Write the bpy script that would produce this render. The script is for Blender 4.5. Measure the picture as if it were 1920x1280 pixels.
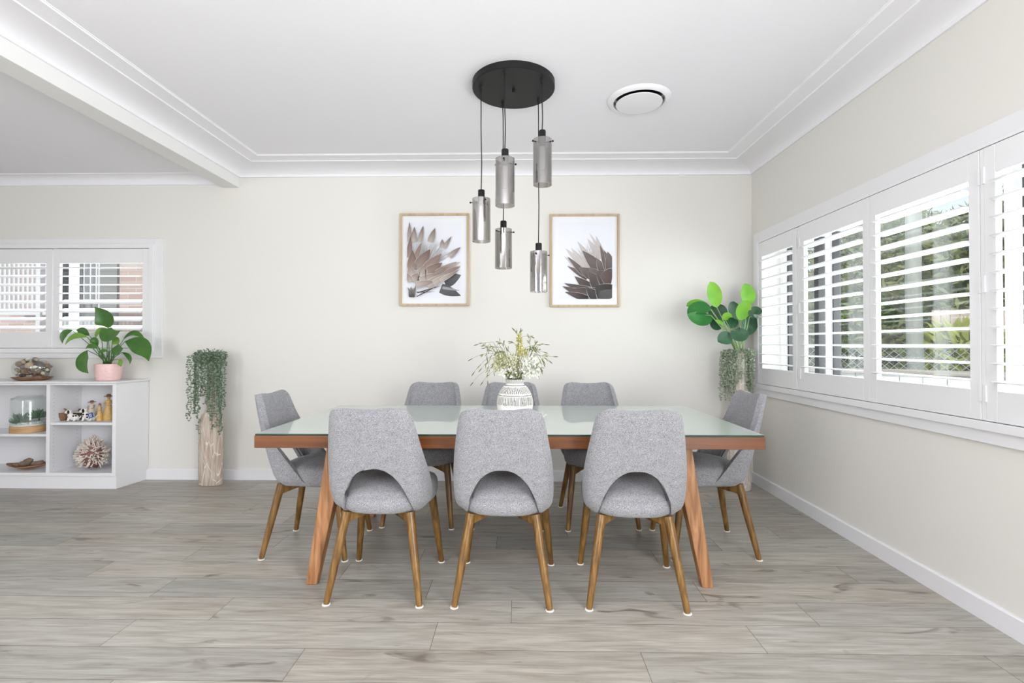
import bpy, bmesh, math, random
from mathutils import Vector, Matrix, Euler, noise
for o in list(bpy.data.objects): bpy.data.objects.remove(o)
S = bpy.context.scene
COL = S.collection
R_ = math.radians
random.seed(7)

# ------------------------------------------------------------------ camera
F, CY, YAW, PIT, HC = 940.0, 635.2, R_(1.0), R_(.6), 1.15
cam_d = bpy.data.cameras.new('camera'); cam = bpy.data.objects.new('camera', cam_d); COL.objects.link(cam)
cam.location = (0, 0, HC); cam.rotation_euler = (R_(90) + PIT, 0, YAW)
cam_d.sensor_width = 36; cam_d.lens = F / 1920 * 36; cam_d.shift_y = -4.8 / 1920; cam_d.clip_start = .05
S.camera = cam
# ------------------------------------------------------------------ world, sun, daylight, added fills
W_ = bpy.data.worlds.new('world'); S.world = W_; W_.use_nodes = True
wn = W_.node_tree.nodes; wl = W_.node_tree.links
bg = wn['Background']; bg.inputs[1].default_value = .8
tc = wn.new('ShaderNodeTexCoord'); sp = wn.new('ShaderNodeSeparateXYZ'); wr = wn.new('ShaderNodeValToRGB')
wl.new(tc.outputs['Generated'], sp.inputs[0]); wl.new(sp.outputs[2], wr.inputs[0]); wl.new(wr.outputs[0], bg.inputs[0])
wr.color_ramp.elements[0].position = 0.0; wr.color_ramp.elements[0].color = (.86, .90, .95, 1)
wr.color_ramp.elements[1].position = .7; wr.color_ramp.elements[1].color = (.50, .68, .95, 1)
def light(name, kind, loc, rot, energy, color=(1, 1, 1), size=(1, 1), angle=None):
    d = bpy.data.lights.new(name, kind); d.energy = energy; d.color = color
    if kind == 'AREA': d.shape = 'RECTANGLE'; d.size, d.size_y = size
    if angle is not None: d.angle = angle
    o = bpy.data.objects.new(name, d); COL.objects.link(o); o.location = loc; o.rotation_euler = rot
    return o
light('sun', 'SUN', (-6, -8, 10), (R_(42), 0, R_(-32)), 2.7, (1, .96, .9), angle=R_(1))
# daylight through the glazed door in the right wall just behind the camera
light('glazed_door_daylight', 'AREA', (1.93, -1.15, 1.25), (R_(90), 0, R_(68)), 125, (.97, .985, 1), (1.7, 2.0))
# fill lights added out of view, behind left, to brighten the right wall
light('rear_left_fill', 'AREA', (-3.4, -3.6, 1.6), (R_(88), 0, R_(-38)), 12, (.98, .985, 1), (3.4, 2.0))
light('right_wall_fill', 'AREA', (-3.6, -1.9, 1.6), (R_(90), 0, R_(-74)), 92, (.98, .985, 1), (2.0, 1.8))
# upward fill light added behind the camera to brighten the ceiling
light('ceiling_fill', 'AREA', (-.6, -1.2, 1.5), (R_(180), 0, 0), 118, (.99, .985, 1), (2.2, 1.6))
# daylight through the two shuttered windows
light('right_window_daylight', 'AREA', (2.42, 2.7, 1.4), (R_(112), 0, R_(90)), 62, (.96, .975, 1), (2.6, 1.05))
light('left_window_daylight', 'AREA', (-3.9, 4.62, 1.6), (R_(-90), 0, 0), 18, (.97, .98, 1), (1.7, .8))
S.view_settings.view_transform = 'Standard'; S.view_settings.look = 'None'
S.view_settings.gamma = 1; S.view_settings.use_curve_mapping = False
S.view_settings.exposure = 0.24

# ------------------------------------------------------------------ pixel of the photograph -> point in the room
_c, _s, _cp, _sp = math.cos(YAW), math.sin(YAW), math.cos(PIT), math.sin(PIT)
RV, WV, UV = Vector((_c, _s, 0)), Vector((-_s*_cp, _c*_cp, _sp)), Vector((_s*_sp, -_c*_sp, _cp))
def P(u, v, X=None, Y=None, Z=None):
    d = WV + RV*((u-960)/F) + UV*((CY-v)/F)
    t = X/d.x if X is not None else Y/d.y if Y is not None else (Z-HC)/d.z
    return Vector((d.x*t, d.y*t, HC + d.z*t))

# ------------------------------------------------------------------ materials
def mat(name, col, rough=.5, metal=0, spec=.5, noise_=None, bump=None, coat=0, coord='Object', sheen=0, stretch=(1,1,1), trans=0, emis=None):
    """noise_=(scale, amount, second colour), bump=(scale, strength)"""
    m = bpy.data.materials.new(name); m.use_nodes = True
    nt = m.node_tree; b = nt.nodes['Principled BSDF']
    b.inputs['Base Color'].default_value = (*col, 1); b.inputs['Roughness'].default_value = rough
    b.inputs['Metallic'].default_value = metal; b.inputs['Specular IOR Level'].default_value = spec
    b.inputs['Coat Weight'].default_value = coat
    if trans: b.inputs['Transmission Weight'].default_value = trans
    if sheen: b.inputs['Sheen Weight'].default_value = sheen
    if noise_ or bump:
        t = nt.nodes.new('ShaderNodeTexCoord'); mp = nt.nodes.new('ShaderNodeMapping'); mp.inputs['Scale'].default_value = stretch
        nt.links.new(t.outputs[coord], mp.inputs[0])
    if noise_:
        sc, amt, c2 = noise_
        n = nt.nodes.new('ShaderNodeTexNoise'); n.inputs['Scale'].default_value = sc; n.inputs['Detail'].default_value = 4
        nt.links.new(mp.outputs[0], n.inputs['Vector'])
        r = nt.nodes.new('ShaderNodeValToRGB'); r.color_ramp.elements[0].position = .5-.5*amt; r.color_ramp.elements[1].position = .5+.5*amt
        r.color_ramp.elements[0].color = (*col, 1); r.color_ramp.elements[1].color = (*c2, 1)
        nt.links.new(n.outputs[0], r.inputs[0]); nt.links.new(r.outputs[0], b.inputs['Base Color'])
    if bump:
        sc, st = bump
        n = nt.nodes.new('ShaderNodeTexNoise'); n.inputs['Scale'].default_value = sc; n.inputs['Detail'].default_value = 3
        nt.links.new(mp.outputs[0], n.inputs['Vector'])
        bp = nt.nodes.new('ShaderNodeBump'); bp.inputs['Strength'].default_value = st; bp.inputs['Distance'].default_value = .002
        nt.links.new(n.outputs[0], bp.inputs['Height']); nt.links.new(bp.outputs[0], b.inputs['Normal'])
    return m
def vcol_mat(name, rough=.8, attr='Col'):
    m = mat(name, (1,1,1), rough, spec=.2); nt = m.node_tree
    a = nt.nodes.new('ShaderNodeAttribute'); a.attribute_name = attr
    nt.links.new(a.outputs['Color'], nt.nodes['Principled BSDF'].inputs['Base Color']); return m
def glass_mat(name, tint=(.97,.985,.98), refl=.0, ior=1.45, rough=0.0, gcol=(1,1,1)):
    """thin clear pane: Fresnel mix of transparency and reflection"""
    m = bpy.data.materials.new(name); m.use_nodes = True; nt = m.node_tree; nt.nodes.clear()
    o = nt.nodes.new('ShaderNodeOutputMaterial'); mx = nt.nodes.new('ShaderNodeMixShader')
    t = nt.nodes.new('ShaderNodeBsdfTransparent'); t.inputs[0].default_value = (*tint, 1)
    g = nt.nodes.new('ShaderNodeBsdfGlossy'); g.inputs['Roughness'].default_value = rough; g.inputs[0].default_value = (*gcol, 1)
    fr = nt.nodes.new('ShaderNodeLayerWeight'); fr.inputs[0].default_value = .5
    pw = nt.nodes.new('ShaderNodeMath'); pw.operation = 'POWER'; pw.inputs[1].default_value = 4
    ad = nt.nodes.new('ShaderNodeMath'); ad.operation = 'MULTIPLY_ADD'; ad.use_clamp = True
    f0 = ((ior-1)/(ior+1))**2 + refl; ad.inputs[1].default_value = 1-f0; ad.inputs[2].default_value = f0
    nt.links.new(fr.outputs['Facing'], pw.inputs[0]); nt.links.new(pw.outputs[0], ad.inputs[0]); nt.links.new(ad.outputs[0], mx.inputs[0])
    nt.links.new(t.outputs[0], mx.inputs[1]); nt.links.new(g.outputs[0], mx.inputs[2]); nt.links.new(mx.outputs[0], o.inputs[0])
    return m
def wood_mat(name, c1, c2, c3, grain=(1.5, 1.5, 30), rough=.4, coord='Object', scale=1.0, coat=0.0):
    m = mat(name, c1, rough, coat=coat); nt = m.node_tree; b = nt.nodes['Principled BSDF']
    t = nt.nodes.new('ShaderNodeTexCoord'); mp = nt.nodes.new('ShaderNodeMapping'); mp.inputs['Scale'].default_value = grain
    nt.links.new(t.outputs[coord], mp.inputs[0])
    n = nt.nodes.new('ShaderNodeTexNoise'); n.inputs['Scale'].default_value = scale; n.inputs['Detail'].default_value = 6; n.inputs['Distortion'].default_value = .6
    nt.links.new(mp.outputs[0], n.inputs['Vector'])
    r = nt.nodes.new('ShaderNodeValToRGB'); e = r.color_ramp.elements
    e[0].position = .3; e[0].color = (*c2, 1); e[1].position = .7; e[1].color = (*c3, 1); k = e.new(.5); k.color = (*c1, 1)
    nt.links.new(n.outputs[0], r.inputs[0]); nt.links.new(r.outputs[0], b.inputs['Base Color'])
    bp = nt.nodes.new('ShaderNodeBump'); bp.inputs['Strength'].default_value = .15; bp.inputs['Distance'].default_value = .001
    nt.links.new(n.outputs[0], bp.inputs['Height']); nt.links.new(bp.outputs[0], b.inputs['Normal'])
    return m
def fabric_mat(name, dark, lite):
    m = mat(name, dark, .95, spec=.15, sheen=.25); nt = m.node_tree; b = nt.nodes['Principled BSDF']
    t = nt.nodes.new('ShaderNodeTexCoord'); outs = []
    for sc, dt in (((230, 230, 900), 1), ((900, 900, 260), 1), ((30, 30, 60), 2)):
        mp = nt.nodes.new('ShaderNodeMapping'); mp.inputs['Scale'].default_value = sc; nt.links.new(t.outputs['Object'], mp.inputs[0])
        n = nt.nodes.new('ShaderNodeTexNoise'); n.inputs['Scale'].default_value = 1; n.inputs['Detail'].default_value = dt
        nt.links.new(mp.outputs[0], n.inputs['Vector']); outs.append(n.outputs[0])
    a1 = nt.nodes.new('ShaderNodeMath'); a1.operation = 'ADD'; nt.links.new(outs[0], a1.inputs[0]); nt.links.new(outs[1], a1.inputs[1])
    a2 = nt.nodes.new('ShaderNodeMath'); a2.operation = 'MULTIPLY_ADD'; nt.links.new(outs[2], a2.inputs[0]); a2.inputs[1].default_value = .15; nt.links.new(a1.outputs[0], a2.inputs[2])
    r = nt.nodes.new('ShaderNodeMapRange'); r.inputs[1].default_value = .86; r.inputs[2].default_value = 1.28; nt.links.new(a2.outputs[0], r.inputs[0])
    mx = nt.nodes.new('ShaderNodeMix'); mx.data_type = 'RGBA'; mx.inputs[6].default_value = (*dark, 1); mx.inputs[7].default_value = (*lite, 1)
    nt.links.new(r.outputs[0], mx.inputs[0]); nt.links.new(mx.outputs[2], b.inputs['Base Color'])
    bp = nt.nodes.new('ShaderNodeBump'); bp.inputs['Strength'].default_value = .5; bp.inputs['Distance'].default_value = .0015
    nt.links.new(a1.outputs[0], bp.inputs['Height']); nt.links.new(bp.outputs[0], b.inputs['Normal'])
    return m
M = {}
M['wall'] = mat('cream_wall_paint', (.76, .745, .705), .85, spec=.2, bump=(60, .05))
M['ceil'] = mat('ceiling_paint', (.86, .855, .89), .9, spec=.1)
M['white'] = mat('white_trim_paint', (.80, .80, .82), .45)
M['shutter'] = mat('white_shutter_lacquer', (.82, .82, .835), .35)
M['cab'] = mat('white_cabinet_lacquer', (.80, .80, .82), .4)
M['fabric'] = fabric_mat('heathered_grey_upholstery', (.125, .125, .133), (.43, .43, .45))
M['pipe'] = mat('dark_grey_seam', (.09, .09, .095), .9)
M['leg'] = wood_mat('walnut_stained_leg', (.17, .085, .02), (.08, .038, .009), (.27, .145, .038), (45, 45, 4), .3)
M['tablewood'] = wood_mat('orange_brown_timber', (.145, .045, .010), (.09, .026, .006), (.215, .072, .018), (2, 14, 40), .35)
M['tableleg'] = wood_mat('light_brown_timber', (.34, .155, .06), (.17, .07, .025), (.47, .25, .12), (42, 42, 4), .45)
M['glasstop'] = mat('back_painted_glass', (.52, .59, .54), .0, spec=1.0); M['glasstop'].node_tree.nodes['Principled BSDF'].inputs['IOR'].default_value = 1.85
M['glassedge'] = mat('dark_green_glass_edge', (.02, .05, .04), .1)
M['black'] = mat('matt_black_metal', (.012, .012, .013), .5, spec=.25)
M['smoke'] = glass_mat('smoked_mirror_glass', (.66, .65, .64), .19, 1.5, .02, (.95, .94, .93))
M['clear'] = glass_mat('clear_glass', refl=.03)
M['pane'] = glass_mat('window_pane_glass', (.96, .98, .97), .0, 1.35)
M['felt'] = mat('white_felt_pad', (.85, .83, .78), .9)
M['frame'] = wood_mat('pale_oak_frame', (.52, .39, .25), (.44, .32, .19), (.60, .46, .31), (20, 20, 3), .5)
M['mount'] = mat('white_picture_mount', (.82, .83, .86), .8)
M['print'] = vcol_mat('botanical_print_ink', .6)
M['vcol'] = vcol_mat('variegated_surface', .6)
M['whitestone'] = mat('whitewashed_ceramic', (.80, .79, .75), .7, noise_=(40, .6, (.66, .64, .60)))
M['groove'] = mat('dark_groove_glaze', (.12, .11, .10), .9, noise_=(90, .5, (.38, .36, .33)))
M['dish'] = mat('white_dish_ceramic', (.82, .81, .78), .4)
M['leafg'] = mat('bright_green_leaf', (.10, .34, .012), .5, noise_=(9, .5, (.20, .46, .02)))
M['leafd'] = mat('dark_green_leaf', (.008, .045, .018), .45, noise_=(12, .5, (.03, .13, .05)))
M['leafm'] = mat('mid_green_leaf', (.006, .10, .012), .45, noise_=(12, .5, (.02, .18, .025)))
M['lily'] = mat('glossy_lily_leaf', (.03, .115, .018), .3, noise_=(14, .6, (.075, .20, .03)))
M['lilyl'] = mat('young_lily_leaf', (.14, .30, .04), .35, noise_=(14, .6, (.22, .40, .07)))
M['stem'] = mat('pale_green_stem', (.28, .42, .16), .5)
M['stemd'] = mat('dark_green_stem', (.06, .16, .04), .5)
M['string'] = mat('grey_green_trailing_leaf', (.10, .155, .10), .6, noise_=(60, .7, (.26, .33, .24)))
M['stringp'] = mat('pale_green_trailing_leaf', (.20, .25, .165), .6, noise_=(60, .7, (.42, .47, .36)))
M['pink'] = mat('speckled_pink_pot', (.78, .50, .48), .3, noise_=(55, .5, (.86, .63, .61)))
M['soil'] = mat('potting_soil', (.05, .035, .025), .95, noise_=(60, .6, (.12, .09, .06)))
M['tray'] = wood_mat('reddish_wood_tray', (.30, .13, .055), (.2, .08, .03), (.42, .2, .09), (4, 20, 20), .4)
M['pine'] = wood_mat('light_pine_base', (.55, .34, .16), (.42, .24, .1), (.66, .45, .24), (3, 3, 40), .5)
M['bark'] = mat('dry_bark', (.10, .065, .045), .9, noise_=(35, .7, (.32, .23, .17)), bump=(50, .8))
M['pebble'] = mat('white_pebbles', (.80, .80, .78), .6)
M['succ'] = mat('succulent_green', (.05, .12, .07), .5, noise_=(30, .6, (.13, .24, .15)))
M['basket'] = mat('brown_wicker', (.13, .065, .03), .8, noise_=(120, .5, (.34, .2, .1)), bump=(150, .8))
M['gold'] = mat('golden_yellow_resin', (.52, .31, .07), .4, noise_=(50, .6, (.72, .50, .2)))
M['browny'] = mat('brown_resin', (.16, .07, .035), .5, noise_=(40, .6, (.32, .16, .08)))
M['blue'] = mat('blue_plaque', (.02, .09, .32), .5)
M['dogw'] = mat('white_glazed_ceramic', (.82, .80, .76), .3)
M['vent'] = mat('white_vent_plastic', (.82, .82, .84), .5)
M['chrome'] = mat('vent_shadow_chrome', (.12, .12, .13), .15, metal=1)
M['darkalu'] = mat('dark_window_gasket', (.02, .02, .022), .5)

# ------------------------------------------------------------------ mesh builder
class MB:
    def __init__(s): s.v = []; s.f = []; s.c = []; s.mi = []; s.cur = (1,1,1); s.m = 0; s.T = None
    def add(s, vs, fs, cols=None):
        n = len(s.v)
        if s.T is not None: vs = [s.T @ Vector(p) for p in vs]
        s.v += [tuple(p) for p in vs]; s.f += [tuple(i+n for i in f) for f in fs]
        s.c += cols if cols else [s.cur]*len(vs); s.mi += [s.m]*len(fs); return n
    def box(s, x0, x1, y0, y1, z0, z1):
        vs = [(x,y,z) for z in (z0,z1) for y in (y0,y1) for x in (x0,x1)]
        s.add(vs, [(0,2,3,1),(4,5,7,6),(0,1,5,4),(2,6,7,3),(0,4,6,2),(1,3,7,5)]); return s
    def obox(s, c, size, rot=(0,0,0)):
        m = Matrix.Translation(c) @ Euler(rot).to_matrix().to_4x4(); h = [q/2 for q in size]
        vs = [m @ Vector((x,y,z)) for z in (-h[2],h[2]) for y in (-h[1],h[1]) for x in (-h[0],h[0])]
        s.add(vs, [(0,2,3,1),(4,5,7,6),(0,1,5,4),(2,6,7,3),(0,4,6,2),(1,3,7,5)]); return s
    def lathe(s, prof, n=32, c=(0,0,0), caps=True, sx=1, sy=1):
        vs = []; fs = []
        for r, z in prof:
            for i in range(n):
                a = 2*math.pi*i/n; vs.append((c[0]+r*sx*math.cos(a), c[1]+r*sy*math.sin(a), c[2]+z))
        for j in range(len(prof)-1):
            for i in range(n):
                k = (i+1) % n; fs.append((j*n+i, j*n+k, (j+1)*n+k, (j+1)*n+i))
        if caps:
            if prof[0][0] > 1e-5: fs.append(tuple(reversed(range(n))))
            if prof[-1][0] > 1e-5: fs.append(tuple((len(prof)-1)*n+i for i in range(n)))
        s.add(vs, fs); return s
    def tube(s, pts, rad, n=8, caps=True):
        pts = [Vector(p) for p in pts]; k = len(pts)
        rad = rad if isinstance(rad, (list, tuple)) else [rad]*k
        t0 = (pts[1]-pts[0]).normalized(); up = Vector((0,0,1)) if abs(t0.z) < .9 else Vector((0,1,0))
        a = t0.cross(up).normalized(); vs = []; fs = []
        for i in range(k):
            t = (pts[min(i+1,k-1)]-pts[max(i-1,0)]).normalized()
            a = (a - t*a.dot(t)).normalized(); b = t.cross(a)
            for j in range(n):
                q = 2*math.pi*j/n; vs.append(pts[i] + (a*math.cos(q)+b*math.sin(q))*rad[i])
        for i in range(k-1):
            for j in range(n):
                l = (j+1) % n; fs.append((i*n+j, i*n+l, (i+1)*n+l, (i+1)*n+j))
        if caps: fs.append(tuple(reversed(range(n)))); fs.append(tuple((k-1)*n+j for j in range(n)))
        s.add(vs, fs); return s
    def ball(s, c, r, n=10, m=7, bumpy=0):
        rx, ry, rz = r if isinstance(r, (list,tuple)) else (r,r,r); vs = [(c[0],c[1],c[2]-rz)]; fs = []
        for j in range(1, m):
            p = math.pi*j/m
            for i in range(n):
                a = 2*math.pi*i/n; k = 1 + bumpy*(random.random()-.5)
                vs.append((c[0]+rx*k*math.sin(p)*math.cos(a), c[1]+ry*k*math.sin(p)*math.sin(a), c[2]-rz*k*math.cos(p)))
        vs.append((c[0],c[1],c[2]+rz)); L = len(vs)-1
        for i in range(n): fs.append((0, 1+(i+1)%n, 1+i)); fs.append((L, L-n+i, L-n+(i+1)%n))
        for j in range(m-2):
            for i in range(n):
                k = (i+1)%n; fs.append((1+j*n+i, 1+j*n+k, 1+(j+1)*n+k, 1+(j+1)*n+i))
        s.add(vs, fs); return s
    def prism(s, prof, axis, a, b):
        """closed 2-D profile swept from a to b along an axis; prof in the other two coords in order"""
        n = len(prof); vs = []
        for t in (a, b):
            for p, q in prof:
                vs.append({'x': (t,p,q), 'y': (p,t,q), 'z': (p,q,t)}[axis])
        fs = [tuple(range(n)), tuple(reversed(range(n, 2*n)))] + [(i, i+n, (i+1)%n+n, (i+1)%n) for i in range(n)]
        s.add(vs, fs); return s
    def grid(s, fn, nu, nv, closed=False):
        vs = [fn(i/(nu-1) if not closed else i/nu, j/(nv-1)) for j in range(nv) for i in range(nu)]; fs = []
        for j in range(nv-1):
            for i in range(nu if closed else nu-1):
                k = (i+1) % nu; fs.append((j*nu+i, j*nu+k, (j+1)*nu+k, (j+1)*nu+i))
        s.add(vs, fs); return s
    def leaf(s, base, tip, w, bend=(0,0,0), face=(0,-1,.2), fold=.18, nl=8, peak=.45, wave=0, point=1.0):
        b, t = Vector(base), Vector(tip); c = (b+t)/2 + Vector(bend); face = Vector(face).normalized(); vs = []; fs = []
        for i in range(nl+1):
            q = i/nl; p = b*(1-q)**2 + c*2*q*(1-q) + t*q*q
            tg = ((c-b)*(1-q) + (t-c)*q)
            tg = tg.normalized() if tg.length > 1e-6 else (t-b).normalized()
            sd = tg.cross(face); sd = sd.normalized() if sd.length > 1e-4 else Vector((1,0,0)); nn = sd.cross(tg)
            e = math.log(.5)/math.log(peak); prof = math.sin(math.pi*min(1, q**e))**(.75*point) if 0 < q < 1 else .0
            hw = w/2*max(prof, .03)
            for k, u in enumerate((-1,-.55,0,.55,1)):
                vs.append(p + sd*hw*u + nn*(abs(u)*fold*hw + (wave*w*math.sin(q*9+k) if abs(u) > .6 else 0)))
        for i in range(nl):
            for k in range(4): fs.append((i*5+k, i*5+k+1, i*5+k+6, i*5+k+5))
        s.add(vs, fs); return s
    def build(s, name, m, parent=None, smooth=False, auto=None, bevel=0, subsurf=0, kind=None, mats=None):
        me = bpy.data.meshes.new(name); me.from_pydata(s.v, [], s.f)
        for k in ([m] if not mats else mats): me.materials.append(k)
        if mats: me.polygons.foreach_set('material_index', s.mi)
        if any(c != (1,1,1) for c in s.c):
            ca = me.color_attributes.new('Col', 'FLOAT_COLOR', 'POINT')
            ca.data.foreach_set('color', [q for c in s.c for q in (*c, 1)])
        me.validate(); me.update()
        bm = bmesh.new(); bm.from_mesh(me); bmesh.ops.recalc_face_normals(bm, faces=bm.faces); bm.to_mesh(me); bm.free()
        if smooth: me.polygons.foreach_set('use_smooth', [True]*len(me.polygons))
        if auto is not None: me.set_sharp_from_angle(angle=R_(auto))
        o = bpy.data.objects.new(name, me); COL.objects.link(o)
        if parent: o.parent = parent
        if bevel:
            q = o.modifiers.new('bevel', 'BEVEL'); q.width = bevel; q.segments = 2; q.limit_method = 'ANGLE'; q.angle_limit = R_(40)
        if subsurf:
            q = o.modifiers.new('subsurf', 'SUBSURF'); q.levels = q.render_levels = subsurf
        if kind: o['kind'] = kind
        return o
def tag(o, label=None, cat=None, group=None, kind=None):
    if label: o['label'] = label
    if cat: o['category'] = cat
    if group: o['group'] = group
    if kind: o['kind'] = kind
    return o
def thing(name, label, cat, loc=(0,0,0), rz=0, group=None, kind=None):
    o = bpy.data.objects.new(name, None); o.empty_display_size = .05; COL.objects.link(o); o.location = loc; o.rotation_euler = (0,0,rz)
    return tag(o, label, cat, group, kind)
def copy_tree(o, parent=None):
    c = o.copy(); COL.objects.link(c); c.parent = parent
    for ch in [q for q in bpy.data.objects if q.parent == o]: copy_tree(ch, c)
    return c
def lerp(t, tab):
    if t <= tab[0][0]: return tab[0][1]
    for (a, x), (b, y) in zip(tab, tab[1:]):
        if t <= b: return x + (y-x)*(t-a)/(b-a)
    return tab[-1][1]
def slerp_(t, tab):   # smooth interpolation
    if t <= tab[0][0]: return tab[0][1]
    n = len(tab)
    for i in range(n-1):
        (a, x), (b, y) = tab[i], tab[i+1]
        if t <= b:
            u = (t-a)/(b-a)
            m0 = (y-x)/(b-a) if i == 0 else (y-tab[i-1][1])/(b-tab[i-1][0])
            m1 = (y-x)/(b-a) if i == n-2 else (tab[i+2][1]-x)/(tab[i+2][0]-a)
            h = b-a
            return (2*u**3-3*u*u+1)*x + (u**3-2*u*u+u)*h*m0 + (-2*u**3+3*u*u)*y + (u**3-u*u)*h*m1
    return tab[-1][1]

# ------------------------------------------------------------------ room
YW, XR, XL, YB = 4.235, 1.94, -6.2, -5.2     # far wall, right wall, left wall, open end behind the camera
ZC, ZCL = 2.648, 2.59
WT = .24
# window openings
w2 = dict(y0=1.45, y1=4.075, z0=.835, z1=1.96)
w1x1 = P(283, 560, Y=YW).x; w1 = dict(x0=2*P(104, 560, Y=YW).x-w1x1-.006, x1=w1x1, z0=P(283,652,Y=YW).z, z1=P(283,467,Y=YW).z)
b = MB(); b.box(XL-WT, w1['x0'], YW, YW+WT, -.1, 2.9).box(w1['x1'], XR+WT, YW, YW+WT, -.1, 2.9)
b.box(w1['x0'], w1['x1'], YW, YW+WT, -.1, w1['z0']).box(w1['x0'], w1['x1'], YW, YW+WT, w1['z1'], 2.9)
b.build('wall_back', M['wall'], kind='structure')
b = MB(); b.box(XR, XR+WT, w2['y1'], YW, -.1, 2.9).box(XR, XR+WT, YB, -2.1, -.1, 2.9).box(XR, XR+WT, -.2, w2['y0'], -.1, 2.9).box(XR, XR+WT, -2.1, -.2, 2.3, 2.9)
b.box(XR, XR+WT, w2['y0'], w2['y1'], -.1, w2['z0']).box(XR, XR+WT, w2['y0'], w2['y1'], w2['z1'], 2.9)
b.build('wall_right', M['wall'], kind='structure')
MB().box(XL-WT, XL, YB, YW, -.1, 2.9).build('wall_left', M['wall'], kind='structure')
b = MB(); BX0, BX1, BZ = -2.545, -2.405, 2.486
b.box((BX0+BX1)/2, XR+WT, YB, YW+WT, ZC, 2.95).box(XL-WT, (BX0+BX1)/2, YB, YW+WT, ZCL, 2.95)
b.build('ceiling', M['ceil'], kind='structure')
MB().box(BX0, BX1, YB, YW, BZ, ZC-.01).build('trim_1', mat('beam_paint', (.80,.80,.79), .8), kind='structure', bevel=.002)
# stepped cove cornice: profile (distance from wall, height)
cov = [(0,2.574),(.012,2.574),(.014,2.582)] + [(.014+.150*(1-math.cos(a*math.pi/20)), 2.582+.050*math.sin(a*math.pi/20)) for a in range(1, 11)] \
    + [(.216,2.632),(.220,2.6375),(.225,2.6385),(.322,2.6385),(.326,2.644),(.331,2.645),(.333,2.650),(0,2.650)]
def cornice(name, prof, side):
    b = MB(); n = len(prof)
    if side == 'back': ring = lambda d, z: ((BX1+d, YW-d, z), (XR-d, YW-d, z))
    elif side == 'right': ring = lambda d, z: ((XR-d, YW-d, z), (XR-d, YB, z))
    elif side == 'left': ring = lambda d, z: ((BX1+d, YB, z), (BX1+d, YW-d, z))
    vs = []
    for d, z in prof: vs += list(ring(d, z))
    b.add(vs, [(2*i, 2*i+1, 2*((i+1)%n)+1, 2*((i+1)%n)) for i in range(n)])
    b.build(name, M['ceil'], kind='structure', smooth=True, auto=14)
cornice('trim_2', cov, 'back'); cornice('trim_3', cov, 'right'); cornice('trim_4', cov, 'left')
pr = [(YW, 2.515), (YW-.008, 2.515)] + [(YW-.008-.08*(1-math.cos(a*math.pi/12)), 2.522+.062*math.sin(a*math.pi/12)) for a in range(0,7)] + [(YW-.092, 2.587), (YW-.092, ZCL+.002), (YW, ZCL+.002)]
MB().prism(pr, 'x', XL, BX0).build('trim_5', M['ceil'], kind='structure', smooth=True, auto=30)
# skirting
SK = .088
b = MB(); b.prism([(YW, 0), (YW-.016, 0), (YW-.016, SK-.005), (YW-.011, SK), (YW, SK)], 'x', P(270,900,Z=0).x, XR-.016).build('baseboard_back', M['white'], kind='structure')
b = MB(); b.prism([(XR, 0), (XR-.016, 0), (XR-.016, SK-.005), (XR-.011, SK), (XR, SK)], 'y', YB, YW-.0).build('baseboard_right', M['white'], kind='structure')

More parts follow.
